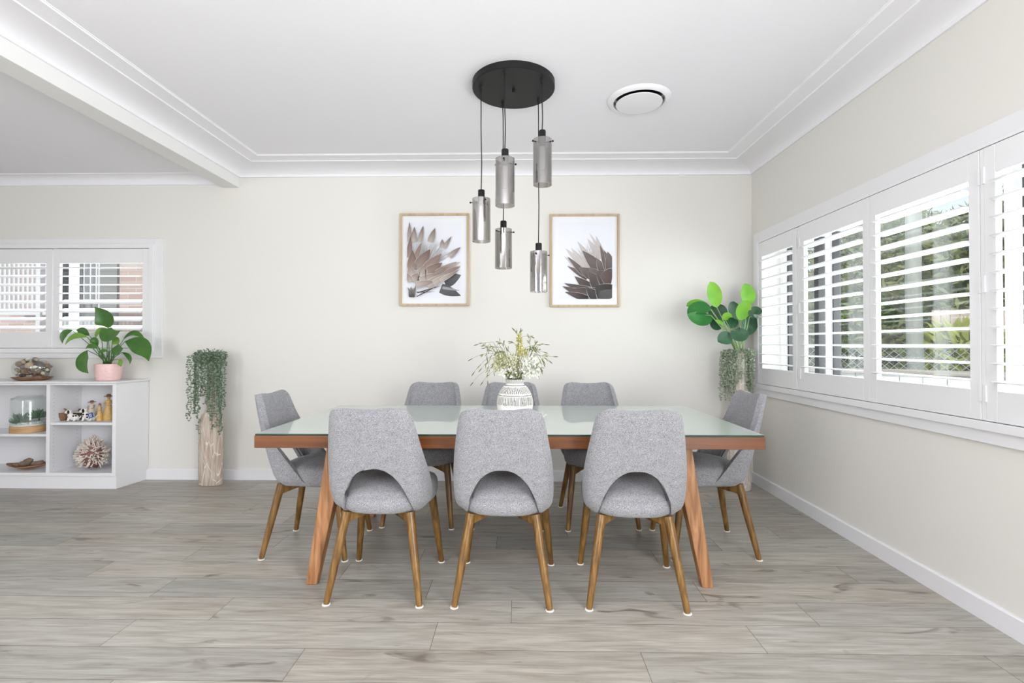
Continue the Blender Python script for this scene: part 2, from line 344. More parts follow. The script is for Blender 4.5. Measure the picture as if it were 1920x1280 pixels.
# floor: staggered planks
def floor():
    m = mat('grey_oak_laminate', (.3,.27,.23), .38, spec=.4); nt = m.node_tree; bs = nt.nodes['Principled BSDF']; N = nt.nodes.new; L = nt.links.new
    uv = N('ShaderNodeUVMap'); uv.uv_map = 'UVMap'; at = N('ShaderNodeAttribute'); at.attribute_name = 'Col'
    def nz(scale, sc, det=5, dist=0):
        mp = N('ShaderNodeMapping'); mp.inputs['Scale'].default_value = scale; L(uv.outputs[0], mp.inputs[0])
        n = N('ShaderNodeTexNoise'); n.inputs['Scale'].default_value = sc; n.inputs['Detail'].default_value = det; n.inputs['Distortion'].default_value = dist
        L(mp.outputs[0], n.inputs['Vector']); return n.outputs[0]
    def ramp(src, stops):
        r = N('ShaderNodeValToRGB'); e = r.color_ramp.elements
        e[0].position, e[0].color = stops[0][0], (*stops[0][1], 1); e[1].position, e[1].color = stops[-1][0], (*stops[-1][1], 1)
        for p, c in stops[1:-1]: k = e.new(p); k.color = (*c, 1)
        L(src, r.inputs[0]); return r.outputs[0]
    g = ramp(nz((1.2, 11, 1), 3.0, 8, .8), [(.25, (.27,.245,.205)), (.45, (.345,.325,.285)), (.6, (.40,.385,.345)), (.8, (.47,.455,.415))])
    fine = nz((5, 170, 1), 1.0, 6)
    kn = ramp(nz((1.0, 3.6, 1), 3.1, 3, 1.2), [(.26, (.42,.39,.36)), (.36, (1,1,1))])
    def mul(a, b, f=1):
        x = N('ShaderNodeMix'); x.data_type = 'RGBA'; x.blend_type = 'MULTIPLY'; x.inputs[0].default_value = f; L(a, x.inputs[6]); L(b, x.inputs[7]); return x.outputs[2]
    fr = ramp(fine, [(.3, (.80,.80,.80)), (.62, (1.08,1.08,1.08))])
    L(mul(mul(mul(g, fr, .8), kn, .9), at.outputs['Color']), bs.inputs['Base Color'])
    bp = N('ShaderNodeBump'); bp.inputs['Strength'].default_value = .12; bp.inputs['Distance'].default_value = .001; L(fine, bp.inputs['Height']); L(bp.outputs[0], bs.inputs['Normal'])
    dark = mat('floor_joint', (.07,.06,.05), .9)
    rng = random.Random(3); PW, PL = .1862, 1.262; y00 = 1.8935
    offs = {0:-.343, -1:-.815+.0, 1:-.04, 2:-.43, 3:-.893, 4:-.537, 5:-.139, 6:.28, 7:-.27, 8:-.63, 9:.1, 10:-.45, 11:-.9, 12:.2}
    V=[];Fc=[];U=[];C=[];MI=[]
    def quad(x0,x1,y0,y1,z,col,du,dv,mi):
        n=len(V); V.extend([(x0,y0,z),(x1,y0,z),(x1,y1,z),(x0,y1,z)]); Fc.append((n,n+1,n+2,n+3)); C.extend([col]*4)
        U.extend([(x0+du,y0+dv),(x1+du,y0+dv),(x1+du,y1+dv),(x0+du,y1+dv)]); MI.append(mi)
    k = -38
    while y00 + k*PW < YW:
        y0 = y00+k*PW; y1 = min(y0+PW, YW); off = offs.get(k, rng.random()*PL)
        j = math.floor((XL-off)/PL); x = off+j*PL
        while x < XR:
            t = rng.uniform(.86,1.1); w = rng.uniform(-.02,.035); col = (t*(1+w), t, t*(1-w))
            quad(max(x,XL)+.0008, min(x+PL,XR)-.0008, y0+.0008, y1-.0008, 0, col, rng.random()*20, rng.random()*20, 0)
            x += PL
        k += 1
    quad(XL,XR,YB,YW,-.0015,(1,1,1),0,0,1)
    me = bpy.data.meshes.new('floor'); me.from_pydata(V,[],Fc); me.materials.append(m); me.materials.append(dark); me.polygons.foreach_set('material_index', MI)
    ul = me.uv_layers.new(name='UVMap'); ul.data.foreach_set('uv', [q for u in U for q in u])
    ca = me.color_attributes.new('Col','FLOAT_COLOR','POINT'); ca.data.foreach_set('color',[q for c in C for q in (*c,1)])
    o = bpy.data.objects.new('floor', me); COL.objects.link(o); o['kind']='structure'
floor()

# ------------------------------------------------------------------ plantation shutters
def louvre_mesh(w):
    b = MB(); n = 12; pr = [(.0445*math.cos(2*math.pi*i/n), .0055*math.sin(2*math.pi*i/n)) for i in range(n)]
    b.prism(pr, 'x', -w/2, w/2); return b
def shutter(name, label, loc, rz, W, Hh, st, tr, br, n, tilts, hinge=None, group=None):
    """local frame: x across, y outwards, z up from the panel's foot; hinge = list of sides"""
    t = thing(name, label, 'shutter', loc, rz, group)
    f = MB(); D = .027
    f.box(0, st, -D/2, D/2, 0, Hh).box(W-st, W, -D/2, D/2, 0, Hh).box(st, W-st, -D/2, D/2, 0, br).box(st, W-st, -D/2, D/2, Hh-tr, Hh)
    f.build('frame', M['shutter'], t, bevel=.002)
    ow, oh = W-2*st, Hh-tr-br; first = None
    for i in range(n):
        z = br + oh*(i+.5)/n
        if first is None: first = louvre_mesh(ow-.004).build('louvre', M['shutter'], t, smooth=True, auto=60); o = first
        else: o = first.copy(); COL.objects.link(o); o.parent = t
        o.location = (W/2, 0, z); o.rotation_euler = (tilts(i), 0, 0)
    for sd in (hinge or []):
        for hz in (.1, .5, .9):
            x = 0 if sd == 'l' else W
            MB().box(x-.006, x+.006, -D/2-.006, -D/2+.002, hz*Hh-.035, hz*Hh+.035).build('hinge', M['shutter'], t, bevel=.0015)
    return t
# right window
t = thing('window_2', None, None, (0,0,0), kind='structure')
del t['kind']; t['kind'] = 'structure'
y0, y1, z0, z1 = w2['y0'], w2['y1'], w2['z0'], w2['z1']; CW = .092
b = MB(); x0_, x1_ = XR-.018, XR+.002
b.box(x0_, x1_, y1, min(y1+CW, YW-.002), z0-.03, z1+CW).box(x0_, x1_, y0-CW, y0, z0-.03, z1+CW).box(x0_, x1_, y0, y1, z1+.004, z1+CW)
b.box(x0_, x1_, y0-CW, min(y1+CW, YW-.002), z0-.094, z0-.032)
b.build('casing', M['white'], t, bevel=.002)
b = MB(); b.box(XR-.034, XR+.03, y0-.03, y1+.03, z0-.04, z0-.003).box(XR-.028, XR+.03, y1+.003, y1+.03, z0, z1+.01).box(XR-.022, XR+.03, y0-.03, y1+.03, z1+.004, z1+.02)
b.build('shutter_frame', M['shutter'], t, bevel=.002)
b = MB(); xo = XR+.15
b.box(xo, xo+.07, y0, y1, z0, z0+.05).box(xo, xo+.07, y0, y1, z1-.05, z1)
for a, c in ((y0, y0+.05), (y1-.09, y1), (3.43, 3.475), (2.16, 2.2), (2.03,2.07)): b.box(xo, xo+.07, a, c, z0+.05, z1-.05)
b.build('outer_frame', M['shutter'], t, bevel=.002)
b = MB()
for a, c in ((3.57, 3.62), (2.08, 2.13), (y1-.11, y1-.092), (3.40,3.412)): b.box(xo+.01, xo+.06, a, c, z0+.05, z1-.05)
b.build('gasket', M['darkalu'], t)
MB().box(xo+.03, xo+.034, y0+.05, y1-.09, z0+.05, z1-.05).build('pane', M['pane'], t)
b = MB(); b.box(XR+.03, XR+WT+.03, y0, y1, z0-.03, z0-.001).build('sill', M['white'], t)
edges = [(4.062, 3.515), (3.470, 2.787), (2.784, 2.122), (2.100, 1.462)]
labs = ['narrow white louvred shutter in the far corner beside the leafy vase',
        'white louvred shutter second from the far corner, dark window stile behind it',
        'widest looking white louvred shutter with hedge and pale trunk seen through it',
        'white louvred shutter cut off by the right edge of the photo']
for (a, c), lb, hg in zip(edges, labs, (['l','r'], ['l'], ['r'], ['l'])):
    shutter('shutter_panel', lb, (XR-.012, a, z0), R_(-90), a-c, z1-z0, .05, .115, .125, 12, lambda i: R_(-2-0*i), hg)
b = MB(); b.box(XR-.024, XR+.02, 2.102, 2.120, z0, z1).box(XR-.02, XR+.02, 3.475, 3.512, z0, z1); b.build('mullion', M['shutter'], t, bevel=.002)
# left window (far wall)
t = thing('window_1', None, None, (0,0,0), kind='structure')
x0, x1, z0, z1 = w1['x0'], w1['x1'], w1['z0'], w1['z1']; CW = P(309,560,Y=YW).x - x1 - .01; ct = P(100,448,Y=YW).z; cb = P(100,671,Y=YW).z
b = MB(); yy = YW-.018
cw = CW*.62; g = CW-cw
b.box(x1+g, x1+CW, yy, YW+.002, cb, ct).box(x0-CW, x1+g, yy, YW+.002, z1+g, ct).box(x0-CW, x1+g, yy, YW+.002, cb, z0-g)
b.build('casing', M['white'], t, bevel=.002)
b = MB(); b.box(x1+.004, x1+g, YW-.034, YW+.03, z0-g, z1+g).box(x0-g, x1+.004, YW-.034, YW+.03, z1+.004, z1+g).box(x0-g, x1+.004, YW-.034, YW+.03, z0-g, z0-.004)
b.build('shutter_frame', M['shutter'], t, bevel=.002)
xm = P(104, 560, Y=YW).x; st1 = .055
for a, c, lb, hg, tl in ((xm+.004, x1, 'white louvred shutter over the left window, behind the pink potted plant', ['r'], lambda i: R_(30 if i < 4 else 9)),
                     (xm-.004-(x1-xm), xm-.004, 'white louvred shutter cut off by the left edge of the photo', [], lambda i: R_(21)),):
    hh = z1-z0
    shutter('shutter_panel', lb, (a, YW-.012, z0), 0, c-a, hh, st1, (P(200,494,Y=YW).z-z1)*-1, P(200,622,Y=YW).z-z0, 8, tl, hg)
b = MB(); yo = YW+.16
b.box(x0, x1, yo, yo+.05, z0, z0+.04).box(x0, x1, yo, yo+.05, z1-.04, z1).box(x0, x0+.04, yo, yo+.05, z0, z1).box(x1-.04, x1, yo, yo+.05, z0, z1).box(xm-.03, xm+.02, yo, yo+.05, z0, z1)
b.build('outer_frame', M['shutter'], t)
MB().box(x0+.04, x1-.04, yo+.02, yo+.024, z0+.04, z1-.04).build('pane', M['pane'], t)
M['museum'] = glass_mat('low_reflection_glass', (1,1,1), -.022, 1.4)
# ------------------------------------------------------------------ dining table
t = thing('dining_table', 'long timber dining table with pale glass top among eight grey chairs', 'table', (-.06, 2.883, 0))
T = MB(); T.box(-1.19, 1.187, -.549, .549, .664, .7215); T.build('tabletop', M['tablewood'], t, bevel=.0015)
b = MB(); vs_ = MB(); 
b.box(-1.185, 1.182, -.549, .548, .7225, .7305); b.mi = [1, 0, 1, 1, 1, 1]
o = b.build('glass_top', None, t, mats=[M['glasstop'], M['glassedge']]); o['label'] = 'pale green tinted glass sheet'
for sx in (-1, 1):
    for sy in (-1, 1):
        b = MB(); top = (sx*.83, sy*.430); ft = (sx*.943, sy*.468)
        a = (.046, .043); c = (.026, .024)
        vs = [(ft[0]+i*c[0], ft[1]+j*c[1], 0) for i, j in ((-1,-1),(1,-1),(1,1),(-1,1))] + [(top[0]+i*a[0], top[1]+j*a[1], .6635) for i, j in ((-1,-1),(1,-1),(1,1),(-1,1))]
        b.add(vs, [(0,3,2,1),(4,5,6,7),(0,1,5,4),(1,2,6,5),(2,3,7,6),(3,0,4,7)])
        o = b.build('leg', M['tableleg'], t, bevel=.004)

# ------------------------------------------------------------------ upholstered dining chair; local -y is its back
YBK = [(.385,-.150),(.41,-.172),(.44,-.186),(.47,-.196),(.585,-.234),(.70,-.268),(.80,-.296),(.875,-.314)]
WHF = [(.385,.190),(.41,.214),(.44,.224),(.50,.228),(.60,.223),(.70,.212),(.80,.198),(.84,.192),(.875,.186)]
TOPZ = [(0,.862),(.06,.864),(.12,.870),(.150,.869),(.175,.860),(.195,.838),(.208,.80),(.222,.745),(.238,.69),(.262,.63),(.300,.57),(.335,.50),(.352,.45),(.362,.40)]
BOTZ = [(0,.602),(.03,.600),(.06,.588),(.09,.564),(.115,.53),(.135,.49),(.15,.45),(.160,.41),(.166,.388),(.20,.386),(.362,.386)]
def shell_pt(s, z):
    w = slerp_(z, WHF); y = slerp_(z, YBK); r = .075; a = abs(s); sg = 1 if s >= 0 else -1
    k = (w-r); arc = math.pi/2*r
    if a <= k: x, yy = a, 0
    elif a <= k+arc: th = (a-k)/r; x, yy = k+r*math.sin(th), r*(1-math.cos(th))
    else: x, yy = w, r+(a-k-arc)
    return Vector((sg*x, y + yy + .25*min(x, k)**2, z))
def make_chair():
    t = thing('dining_chair', 'x', 'chair')
    SM = .358
    ss = []
    for i in range(49):
        q = -1+2*i/48; ss.append(SM*q)
    NV = 15; b = MB(); vs = []
    for j in range(NV):
        for s in ss:
            zt, zb = slerp_(abs(s), TOPZ), slerp_(abs(s), BOTZ)
            vs.append(shell_pt(s, zb + (max(zt-zb,.004))*j/(NV-1)))
    n = len(ss); b.add(vs, [(j*n+i, j*n+i+1, (j+1)*n+i+1, (j+1)*n+i) for j in range(NV-1) for i in range(n-1)])
    o = b.build('backrest', M['fabric'], t, smooth=True)
    # thickness grows inwards
    me = o.data; c_ = Vector((0, .1, .62))
    bm = bmesh.new(); bm.from_mesh(me); bm.normal_update(); bm.faces.ensure_lookup_table()
    f0 = bm.faces[len(bm.faces)//2]
    if f0.normal.dot(f0.calc_center_median()-c_) < 0: bmesh.ops.reverse_faces(bm, faces=bm.faces)
    bm.to_mesh(me); bm.free()
    q = o.modifiers.new('solid', 'SOLIDIFY'); q.thickness = .034; q.offset = -1; q.use_even_offset = False
    q = o.modifiers.new('bevel', 'BEVEL'); q.width = .009; q.segments = 3; q.limit_method = 'ANGLE'; q.angle_limit = R_(50)
    # piping on the inside edge of the arch
    pts = []
    for i in range(41):
        s = -.172+.344*i/40
        z = slerp_(abs(s), BOTZ)+.001; p = shell_pt(s, z); pts.append(p + Vector((-.010*(1 if s > 0 else -1)*abs(s)/.17, .029, -.002)))
    MB().tube(pts, .0028, 6).build('piping', M['pipe'], o, smooth=True)
    # seat cushion
    def outline(a):
        ca, sa = math.cos(a), math.sin(a); e = 2/3.6
        x = math.copysign(abs(ca)**e, ca); y = math.copysign(abs(sa)**e, sa)
        yy = .022 + .206*y + (0.010*(1-x*x) if y > 0 else -.012*(1-x*x))
        wid = lerp(yy, [(-.19,.168),(-.13,.190),(-.05,.206),(.05,.224),(.15,.226),(.24,.212)])
        return x*wid, yy
    prof = [(0,.386,1),(.80,.384,1),(.93,.386,1),(.975,.396,1),(1.0,.42,1),(1.0,.455,1),(.985,.472,1),(.95,.485,1),(.86,.495,1),(.6,.503,1),(.3,.507,1),(0,.508,1)]
    n = 64
    def g(u, v):
        k, z, _ = prof[round(v*(len(prof)-1))]; x, y = outline(2*math.pi*u)
        back = max(0, -(y)/.2)
        return Vector((x*k, .022+(y-.022)*k, z - (.0 if z < .46 else .018*back*k)))
    b = MB(); b.grid(g, n, len(prof), closed=True)
    o = b.build('seat', M['fabric'], t, smooth=True); 
    # underframe: two crossing tapered rails
    b = MB()
    for sx in (-1, 1):
        for k in range(2):
            sgn = 1 if k else -1
        p0, p1 = Vector((sx*.155, -.150)), Vector((-sx*.175, .170)); d = (p1-p0).normalized(); nn = Vector((-d.y, d.x))*.014; L = (p1-p0).length
        pr = [(0,.335),(.10,.355),(.16,.384),(L-.16,.384),(L-.10,.355),(L,.335),(L,.3855),(0,.3855)]
        zz = 0 if sx == 1 else -.0004
        vs = [(*(p0+d*a+nn*q), z+zz) for q in (-1,1) for a, z in pr]; m_ = len(pr)
        b.add(vs, [tuple(range(m_)), tuple(reversed(range(m_, 2*m_)))]+[(i,(i+1)%m_,(i+1)%m_+m_,i+m_) for i in range(m_)])
    o = b.build('frame', M['leg'], t, bevel=.003)
    for sx in (-1, 1):
        for fy, top in (((sx*.208,-.227), (sx*.146,-.150)), ((sx*.221,.227), (sx*.180,.168))):
            b = MB(); a, c = Vector((*fy, .004)), Vector((*top, .387))
            b.tube([a, a.lerp(c,.02), a.lerp(c,.5), c], [.0125,.0138,.0185,.0215], 16)
            l = b.build('leg', M['leg'], t, smooth=True, auto=50)
            MB().lathe([(.0175,0),(.0185,.002),(.0175,.004)], 16, (fy[0], fy[1], 0)).build('felt_pad', M['felt'], l, smooth=True, auto=40)
    return t
proto = make_chair()
chairs = [
 ((-.646,2.434), -1.5, 'grey dining chair seen from behind, left of the three nearest the camera'),
 ((-.073,2.415), -2.5, 'grey dining chair seen from behind, middle of the three nearest the camera'),
 ((.518,2.404), -3.6, 'grey dining chair seen from behind, right of the three nearest the camera'),
 ((-1.161,2.878), -90, 'grey dining chair at the left end of the table'),
 ((1.041,2.911), 90, 'grey dining chair at the right end of the table near the shuttered window'),
 ((-.640,3.362), 177, 'grey dining chair on the far side of the table below the left picture'),
 ((-.078,3.345), 178.5, 'grey dining chair on the far side of the table behind the flower vase'),
 ((.500,3.345), 183, 'grey dining chair on the far side of the table below the right picture')]
for i, ((x, y), a, lb) in enumerate(chairs):
    o = proto if i == 0 else copy_tree(proto)
    o.location = (x, y, 0); o.rotation_euler = (0,0,R_(a)); o['label'] = lb; o['group'] = 'dining chairs around the table'

# ------------------------------------------------------------------ pendant cluster on one ceiling plate
DX, DY, DR = -.041, 2.865, .236
t = thing('pendant_light', 'black round ceiling plate with five hanging smoked glass cylinder pendants', 'pendant light', (DX, DY, 2.61))
b = MB(); b.lathe([(0,0),(DR-.004,0),(DR,.003),(DR,.047),(DR-.003,.0499),(0,.0499)], 96); b.build('ceiling_plate', M['black'], t, smooth=True, auto=30)
MB().lathe([(0,-.016),(.009,-.014),(.009,0)], 4).build('plate_fixing', M['black'], t)
pend = [((901,163),373,453,902.5), ((945.5,133),298,386,947), ((942.5,193),430,503,944), ((1009,185.6),472,547,1010), ((1015.6,148),262,347,1017)]
for (u, v), vt, vb, cu in pend:
    a = P(u, v, Z=2.61); top = P(cu, vt, Y=a.y).z; bot = P(cu, vb, Y=a.y).z; x = P(cu, vb, Y=a.y).x - DX; y = a.y - DY
    zt, zb = top-2.61, bot-2.61; r = .052; a_ = random.random()*3
    pts = [((a.x-DX)+(x-(a.x-DX))*min(1,k/4)+.0015*math.sin(k*1.3), y, (zt+.055)*k/8) for k in range(9)]
    c = MB().tube(pts, .0028, 8).build('cord', M['black'], t, smooth=True)
    MB().lathe([(.0075,-.024),(.0075,0)], 12, (a.x-DX, y, 0)).build('cord_grip', M['black'], c)
    s = MB().lathe([(.0175,zt-.035),(.0190,zt-.033),(.019,zt+.048),(.0175,zt+.0505),(.004,zt+.052)], 24, (x,y,0)).build('lamp_holder', M['black'], t, smooth=True, auto=40)
    b = MB(); 
    for k in range(3):
        q = a_+k*2.094; b.tube([(x+.015*math.cos(q), y+.015*math.sin(q), zt-.019), (x+.064*math.cos(q), y+.064*math.sin(q), zt-.019)], [.0022,.0022], 6)
        b.lathe([(0,-.005),(.0045,-.004),(.0045,.004),(0,.005)], 8, (x+.063*math.cos(q), y+.063*math.sin(q), zt-.019))
    b.build('holder_pins', M['black'], s)
    sh = MB().lathe([(r,zb),(r,zt),(r-.003,zt),(r-.003,zb),(r,zb)], 64, (x,y,0), caps=False).build('glass_shade', M['smoke'], t, smooth=True, auto=40)
    MB().lathe([(0,zt-.16),(.012,zt-.158),(.0145,zt-.15),(.0145,zt-.04),(0,zt-.036)], 20, (x,y,0)).build('bulb', mat('frosted_bulb',(.75,.75,.75),.3), t, smooth=True, auto=50)

# ------------------------------------------------------------------ ceiling vent
V0 = P(1198, 186, Z=ZC)
t = thing('ceiling_vent', 'round white ceiling air vent to the right of the pendant', 'vent', (V0.x, V0.y, ZC))
b = MB(); b.lathe([(.190,-.0005),(.186,-.010),(.172,-.019),(.160,-.022),(.153,-.018),(.150,-.004),(.150,-.0005)], 72, caps=False).build('outer_ring', M['vent'], t, smooth=True, auto=40)
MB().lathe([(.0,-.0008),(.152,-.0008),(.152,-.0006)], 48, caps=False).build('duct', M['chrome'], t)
MB().lathe([(0,-.024),(.10,-.0225),(.138,-.018),(.1395,-.0145),(.12,-.010),(0,-.009)], 72, (0,-.0,-.012)).build('centre_disc', M['vent'], t, smooth=True, auto=60)
MB().lathe([(.02,-.035),(.02,-.001)], 16).build('stem', M['vent'], t)

# ------------------------------------------------------------------ framed protea prints
def lens(b, p0, p1, w, c0, c1, z, bendx=0, n=9, edge=None):
    """flat petal in print coordinates, base p0 -> tip p1"""
    (x0,y0),(x1,y1) = p0, p1; dx, dy = x1-x0, y1-y0; L = math.hypot(dx,dy); nx, ny = -dy/L, dx/L
    def put(ws, zz, ca, cb):
        vs = []; cs = []
        for i in range(n+1):
            q = i/n; h = ws*math.sin(math.pi*(.30+.70*q))**.9*(1-.25*q) if q < 1 else 0; off = bendx*math.sin(math.pi*q)
            cx, cz = x0+dx*q+nx*off, y0+dy*q+ny*off
            col = tuple(a+(e-a)*q for a, e in zip(ca, cb))
            for s_, m_ in ((-1,.86),(0,1.1),(1,.92)):
                vs.append((cx+nx*h*s_, zz, cz+ny*h*s_)); cs.append(tuple(min(1,k*m_) for k in col))
        b.add(vs, [(i*3+k, i*3+k+1, i*3+k+4, i*3+k+3) for i in range(n) for k in (0,1)], cs)
    if edge: put(w*.58+edge[0], z+.00004, edge[1], edge[1])
    put(w*.58, z, tuple(k*.72 for k in c0), tuple(k*.8 for k in c1))
def picture(u0, v0, u1, v1, label, art, area):
    y = YW-.032; A = P(u0, v0, Y=y); B = P(u1, v1, Y=y); cx, cz = (A.x+B.x)/2, (A.z+B.z)/2; w, h = B.x-A.x, A.z-B.z; fw = .018
    t = thing('framed_print', label, 'picture', (cx, YW-.001, cz), group=None)
    b = MB(); X, Z = w/2, h/2; y0, y1 = -.031, 0
    for q in (((-X,-Z),(-X,Z),(-X+fw,Z-fw),(-X+fw,-Z+fw)), ((X,Z),(X,-Z),(X-fw,-Z+fw),(X-fw,Z-fw)), ((-X,Z),(X,Z),(X-fw,Z-fw),(-X+fw,Z-fw)), ((X,-Z),(-X,-Z),(-X+fw,-Z+fw),(X-fw,-Z+fw))):
        vs = [(x,y0,z) for x,z in q]+[(x,y1,z) for x,z in q]; b.add(vs, [(0,1,2,3),(7,6,5,4),(0,4,5,1),(1,5,6,2),(2,6,7,3),(3,7,4,0)])
    b.build('frame', M['frame'], t, bevel=.0008)
    MB().box(-X+fw, X-fw, -.016, -.004, -Z+fw, Z-fw).build('mount', M['mount'], t)
    MB().box(-X+fw, X-fw, -.0225, -.0215, -Z+fw, Z-fw).build('glazing', M['museum'], t)
    a0, b0, a1, b1, W, Hh = area   # print rectangle as fractions of the frame
    px0, px1, pz1, pz0 = -X+w*a0, -X+w*a1, Z-h*b0, Z-h*b1
    g = MB(); nx_ = 1
    g.add([(px0,-.0162,pz0),(px1,-.0162,pz0),(px1,-.0162,pz1),(px0,-.0162,pz1)], [(0,1,2,3)], [(.80,.81,.86)]*4)
    art(g, lambda x, y: (px0+(px1-px0)*x/W, pz1-(pz1-pz0)*y/Hh), (px1-px0)/W)
    # keep the artwork inside its rectangle
    me_v = []
    for v in g.v: me_v.append((min(max(v[0],px0),px1), v[1], min(max(v[2],pz0),pz1)))
    g.v = me_v
    g.build('print', M['print'], t)
rr = random.Random(11)
BR, BL, CR, DK, GY = (.22,.14,.115), (.32,.225,.19), (.66,.59,.54), (.09,.075,.07), (.10,.10,.105)
def art_left(g, q, s):
    z = -.0163; dz = -.00004; k = [0]
    def pt(x0,y0,x1,y1,w,c0,c1,bend=0,edge=None):
        k[0] += 1; a, b_ = q(x0,y0), q(x1,y1); lens(g, a, b_, w*s, c0, c1, z+dz*k[0]*2, bend*s, edge=edge and (edge*s, (.72,.67,.64)))
    # dark leaves
    pt(420,690,614,620,150,GY,(.16,.16,.17)); pt(380,770,614,860,110,(.17,.17,.18),GY); pt(400,765,600,800,30,(.5,.5,.52),(.4,.4,.42))
    for i in range(230):   # white bristles of the flower head
        a = math.radians(rr.uniform(28,118)); r0 = rr.uniform(60,200); r1 = r0+rr.uniform(120,240)
        ox, oy = 200, 560; c = rr.choice((.3,.5,.8,.85,.88))
        pt(ox+r0*math.cos(a), oy-r0*math.sin(a), ox+min(r1,430)*math.cos(a), oy-min(r1,380)*math.sin(a), rr.uniform(2,6), (c,c,c), (.86,.86,.88))
    for x0,y0,x1,y1,w in ((18,240,26,5,44),(72,240,80,60,56),(140,240,182,52,50),(262,240,318,78,66),(420,310,506,175,40),(400,300,400,210,50),(480,410,610,300,56)):
        pt(x0,y0,x1,y1,w,CR,BR)
    for i in range(26): pt(60+rr.uniform(-20,40),520,rr.uniform(0,180),rr.uniform(300,420),10,(.6,.55,.5),(.8,.78,.76))
    for x0,y0,x1,y1,w,c in ((20,420,38,165,60,BR),(95,430,165,240,50,BL),(60,560,60,335,110,BR),(130,520,265,325,120,BR),(215,560,392,378,110,BL),(220,600,405,480,100,BR),(330,600,570,470,60,BR),(420,560,614,470,46,CR),(440,600,614,520,50,BL)):
        pt(x0,y0,x1,y1,w,(.42,.33,.29) if c != CR else BL,c,edge=3)
    for x0,y0,x1,y1,w in ((150,640,215,500,110),(60,640,20,500,80),(60,690,120,600,90),(150,700,350,600,90),(230,740,480,600,90),(100,740,330,690,70),(40,700,0,600,60),(300,720,540,590,60),(380,690,600,560,40)):
        pt(x0,y0,x1,y1,w,CR,BL,edge=5)
    for x0,y0,x1,y1,w in ((110,870,380,730,10),(110,820,330,815,8),(120,825,430,735,10),(210,560,215,690,8),(120,690,150,560,8)): pt(x0,y0,x1,y1,w,DK,DK)
    for i in range(14): pt(40+rr.uniform(-10,40),875,50+rr.uniform(-50,70),rr.uniform(730,800),26,DK,(.3,.28,.27))
def art_right(g, q, s):
    z = -.0163; dz = -.00004; k = [0]
    def pt(x0,y0,x1,y1,w,c0,c1,bend=0,edge=None):
        k[0] += 1; a, b_ = q(x0,y0), q(x1,y1); lens(g, a, b_, w*s, c0, c1, z+dz*k[0]*2, bend*s, edge=edge and (edge*s, (.72,.66,.63)))
    PK, PB = (.72,.63,.61), (.22,.175,.165)
    for x0,y0,x1,y1,w in ((330,600,60,390,70),(330,560,75,300,60),(340,560,140,290,70),(300,520,90,305,50),(400,480,210,215,60),(430,480,265,320,80),(480,420,330,190,70),(520,440,425,155,60),(540,460,470,250,60),(560,470,350,120,40)):
        pt(x0,y0,x1,y1,w,PK,(.74,.70,.70),edge=4)
    for i in range(40):
        a = rr.uniform(0,1); x1 = 60+420*a; y1 = 400-250*a+rr.uniform(-30,120); pt(380+rr.uniform(-80,100),560,x1,y1,14,(.6,.5,.47),(.78,.75,.75))
    for x0,y0,x1,y1,w in ((330,640,95,500,60),(300,600,100,395,60),(400,620,225,520,110),(480,560,270,325,120),(470,640,340,520,100),(520,580,430,410,90),(560,560,470,260,60),(600,520,515,320,60),(610,560,560,340,120)):
        pt(x0,y0,x1,y1,w,(.10,.08,.075),PB,edge=3)
    for x0,y0,x1,y1,w in ((420,820,180,620,120),(520,800,330,560,160),(600,700,420,560,180),(560,880,60,700,120),(420,900,40,735,110),(600,860,90,770,140),(330,880,70,800,70)):
        pt(x0,y0,x1,y1,w,(.045,.04,.04),(.17,.135,.13),edge=4)
    pt(614,640,470,610,190,(.10,.075,.07),(.20,.135,.13),edge=5); pt(440,880,310,745,110,(.06,.055,.055),(.11,.10,.10),edge=6)
    pt(612,870,410,730,240,(.035,.032,.034),(.09,.08,.08),edge=8)
    for i in range(6): pt(rr.uniform(330,600),882,rr.uniform(420,600),800,70,(.03,.028,.03),(.05,.045,.045))
picture(749.5, 400, 879, 573, 'framed protea print left of the pendant, with a wide open brown and white flower', art_left, (.113,.087,.885,.913,614,883))
picture(1031.5, 401, 1162, 575, 'framed protea print right of the pendant, with a dark flower rising from the corner', art_right, (.125,.085,.895,.915,610,882))
# ------------------------------------------------------------------ white open cabinet
YF, ZT = 3.93, .853
def cx_(u): return P(u, 800, Y=YF).x
xr = cx_(217); xdiv0, xdiv1 = cx_(85.5), cx_(93); xl = -5.35; yb_ = YW-.003
t = thing('open_cabinet', 'long white open shelving cabinet standing against the wall below the left window', 'cabinet', (xr, YF, 0))
def L(a): return a - xr
zt0 = P(100, 719, Y=YF).z; zs1 = P(100, 892, Y=YF).z; zs1t = P(100, 886.3, Y=YF).z
D_ = yb_-YF
b = MB(); tx = .006
b.add([(L(xl),-.012,zt0+.004),(.012,-.012,zt0+.004),(.048,D_,zt0+.004),(L(xl),D_,zt0+.004),(L(xl),-.012,ZT),(.012,-.012,ZT),(.048,D_,ZT),(L(xl),D_,ZT)],
      [(0,3,2,1),(4,5,6,7),(0,1,5,4),(1,2,6,5),(2,3,7,6),(3,0,4,7)]); b.build('top', M['cab'], t, bevel=.002)
b = MB(); b.add([(-.030,0,zs1),(0,0,zs1),(.038,D_,zs1),(-.002,D_,zs1),(-.030,0,zt0+.003),(0,0,zt0+.003),(.038,D_,zt0+.003),(-.002,D_,zt0+.003)],
      [(0,3,2,1),(4,5,6,7),(0,1,5,4),(1,2,6,5),(2,3,7,6),(3,0,4,7)]); b.build('side_panel', M['cab'], t, bevel=.0015)
MB().box(L(xdiv0), L(xdiv1)-.004, .004, D_-.006, zs1t, zt0).build('divider', M['cab'], t, bevel=.001)
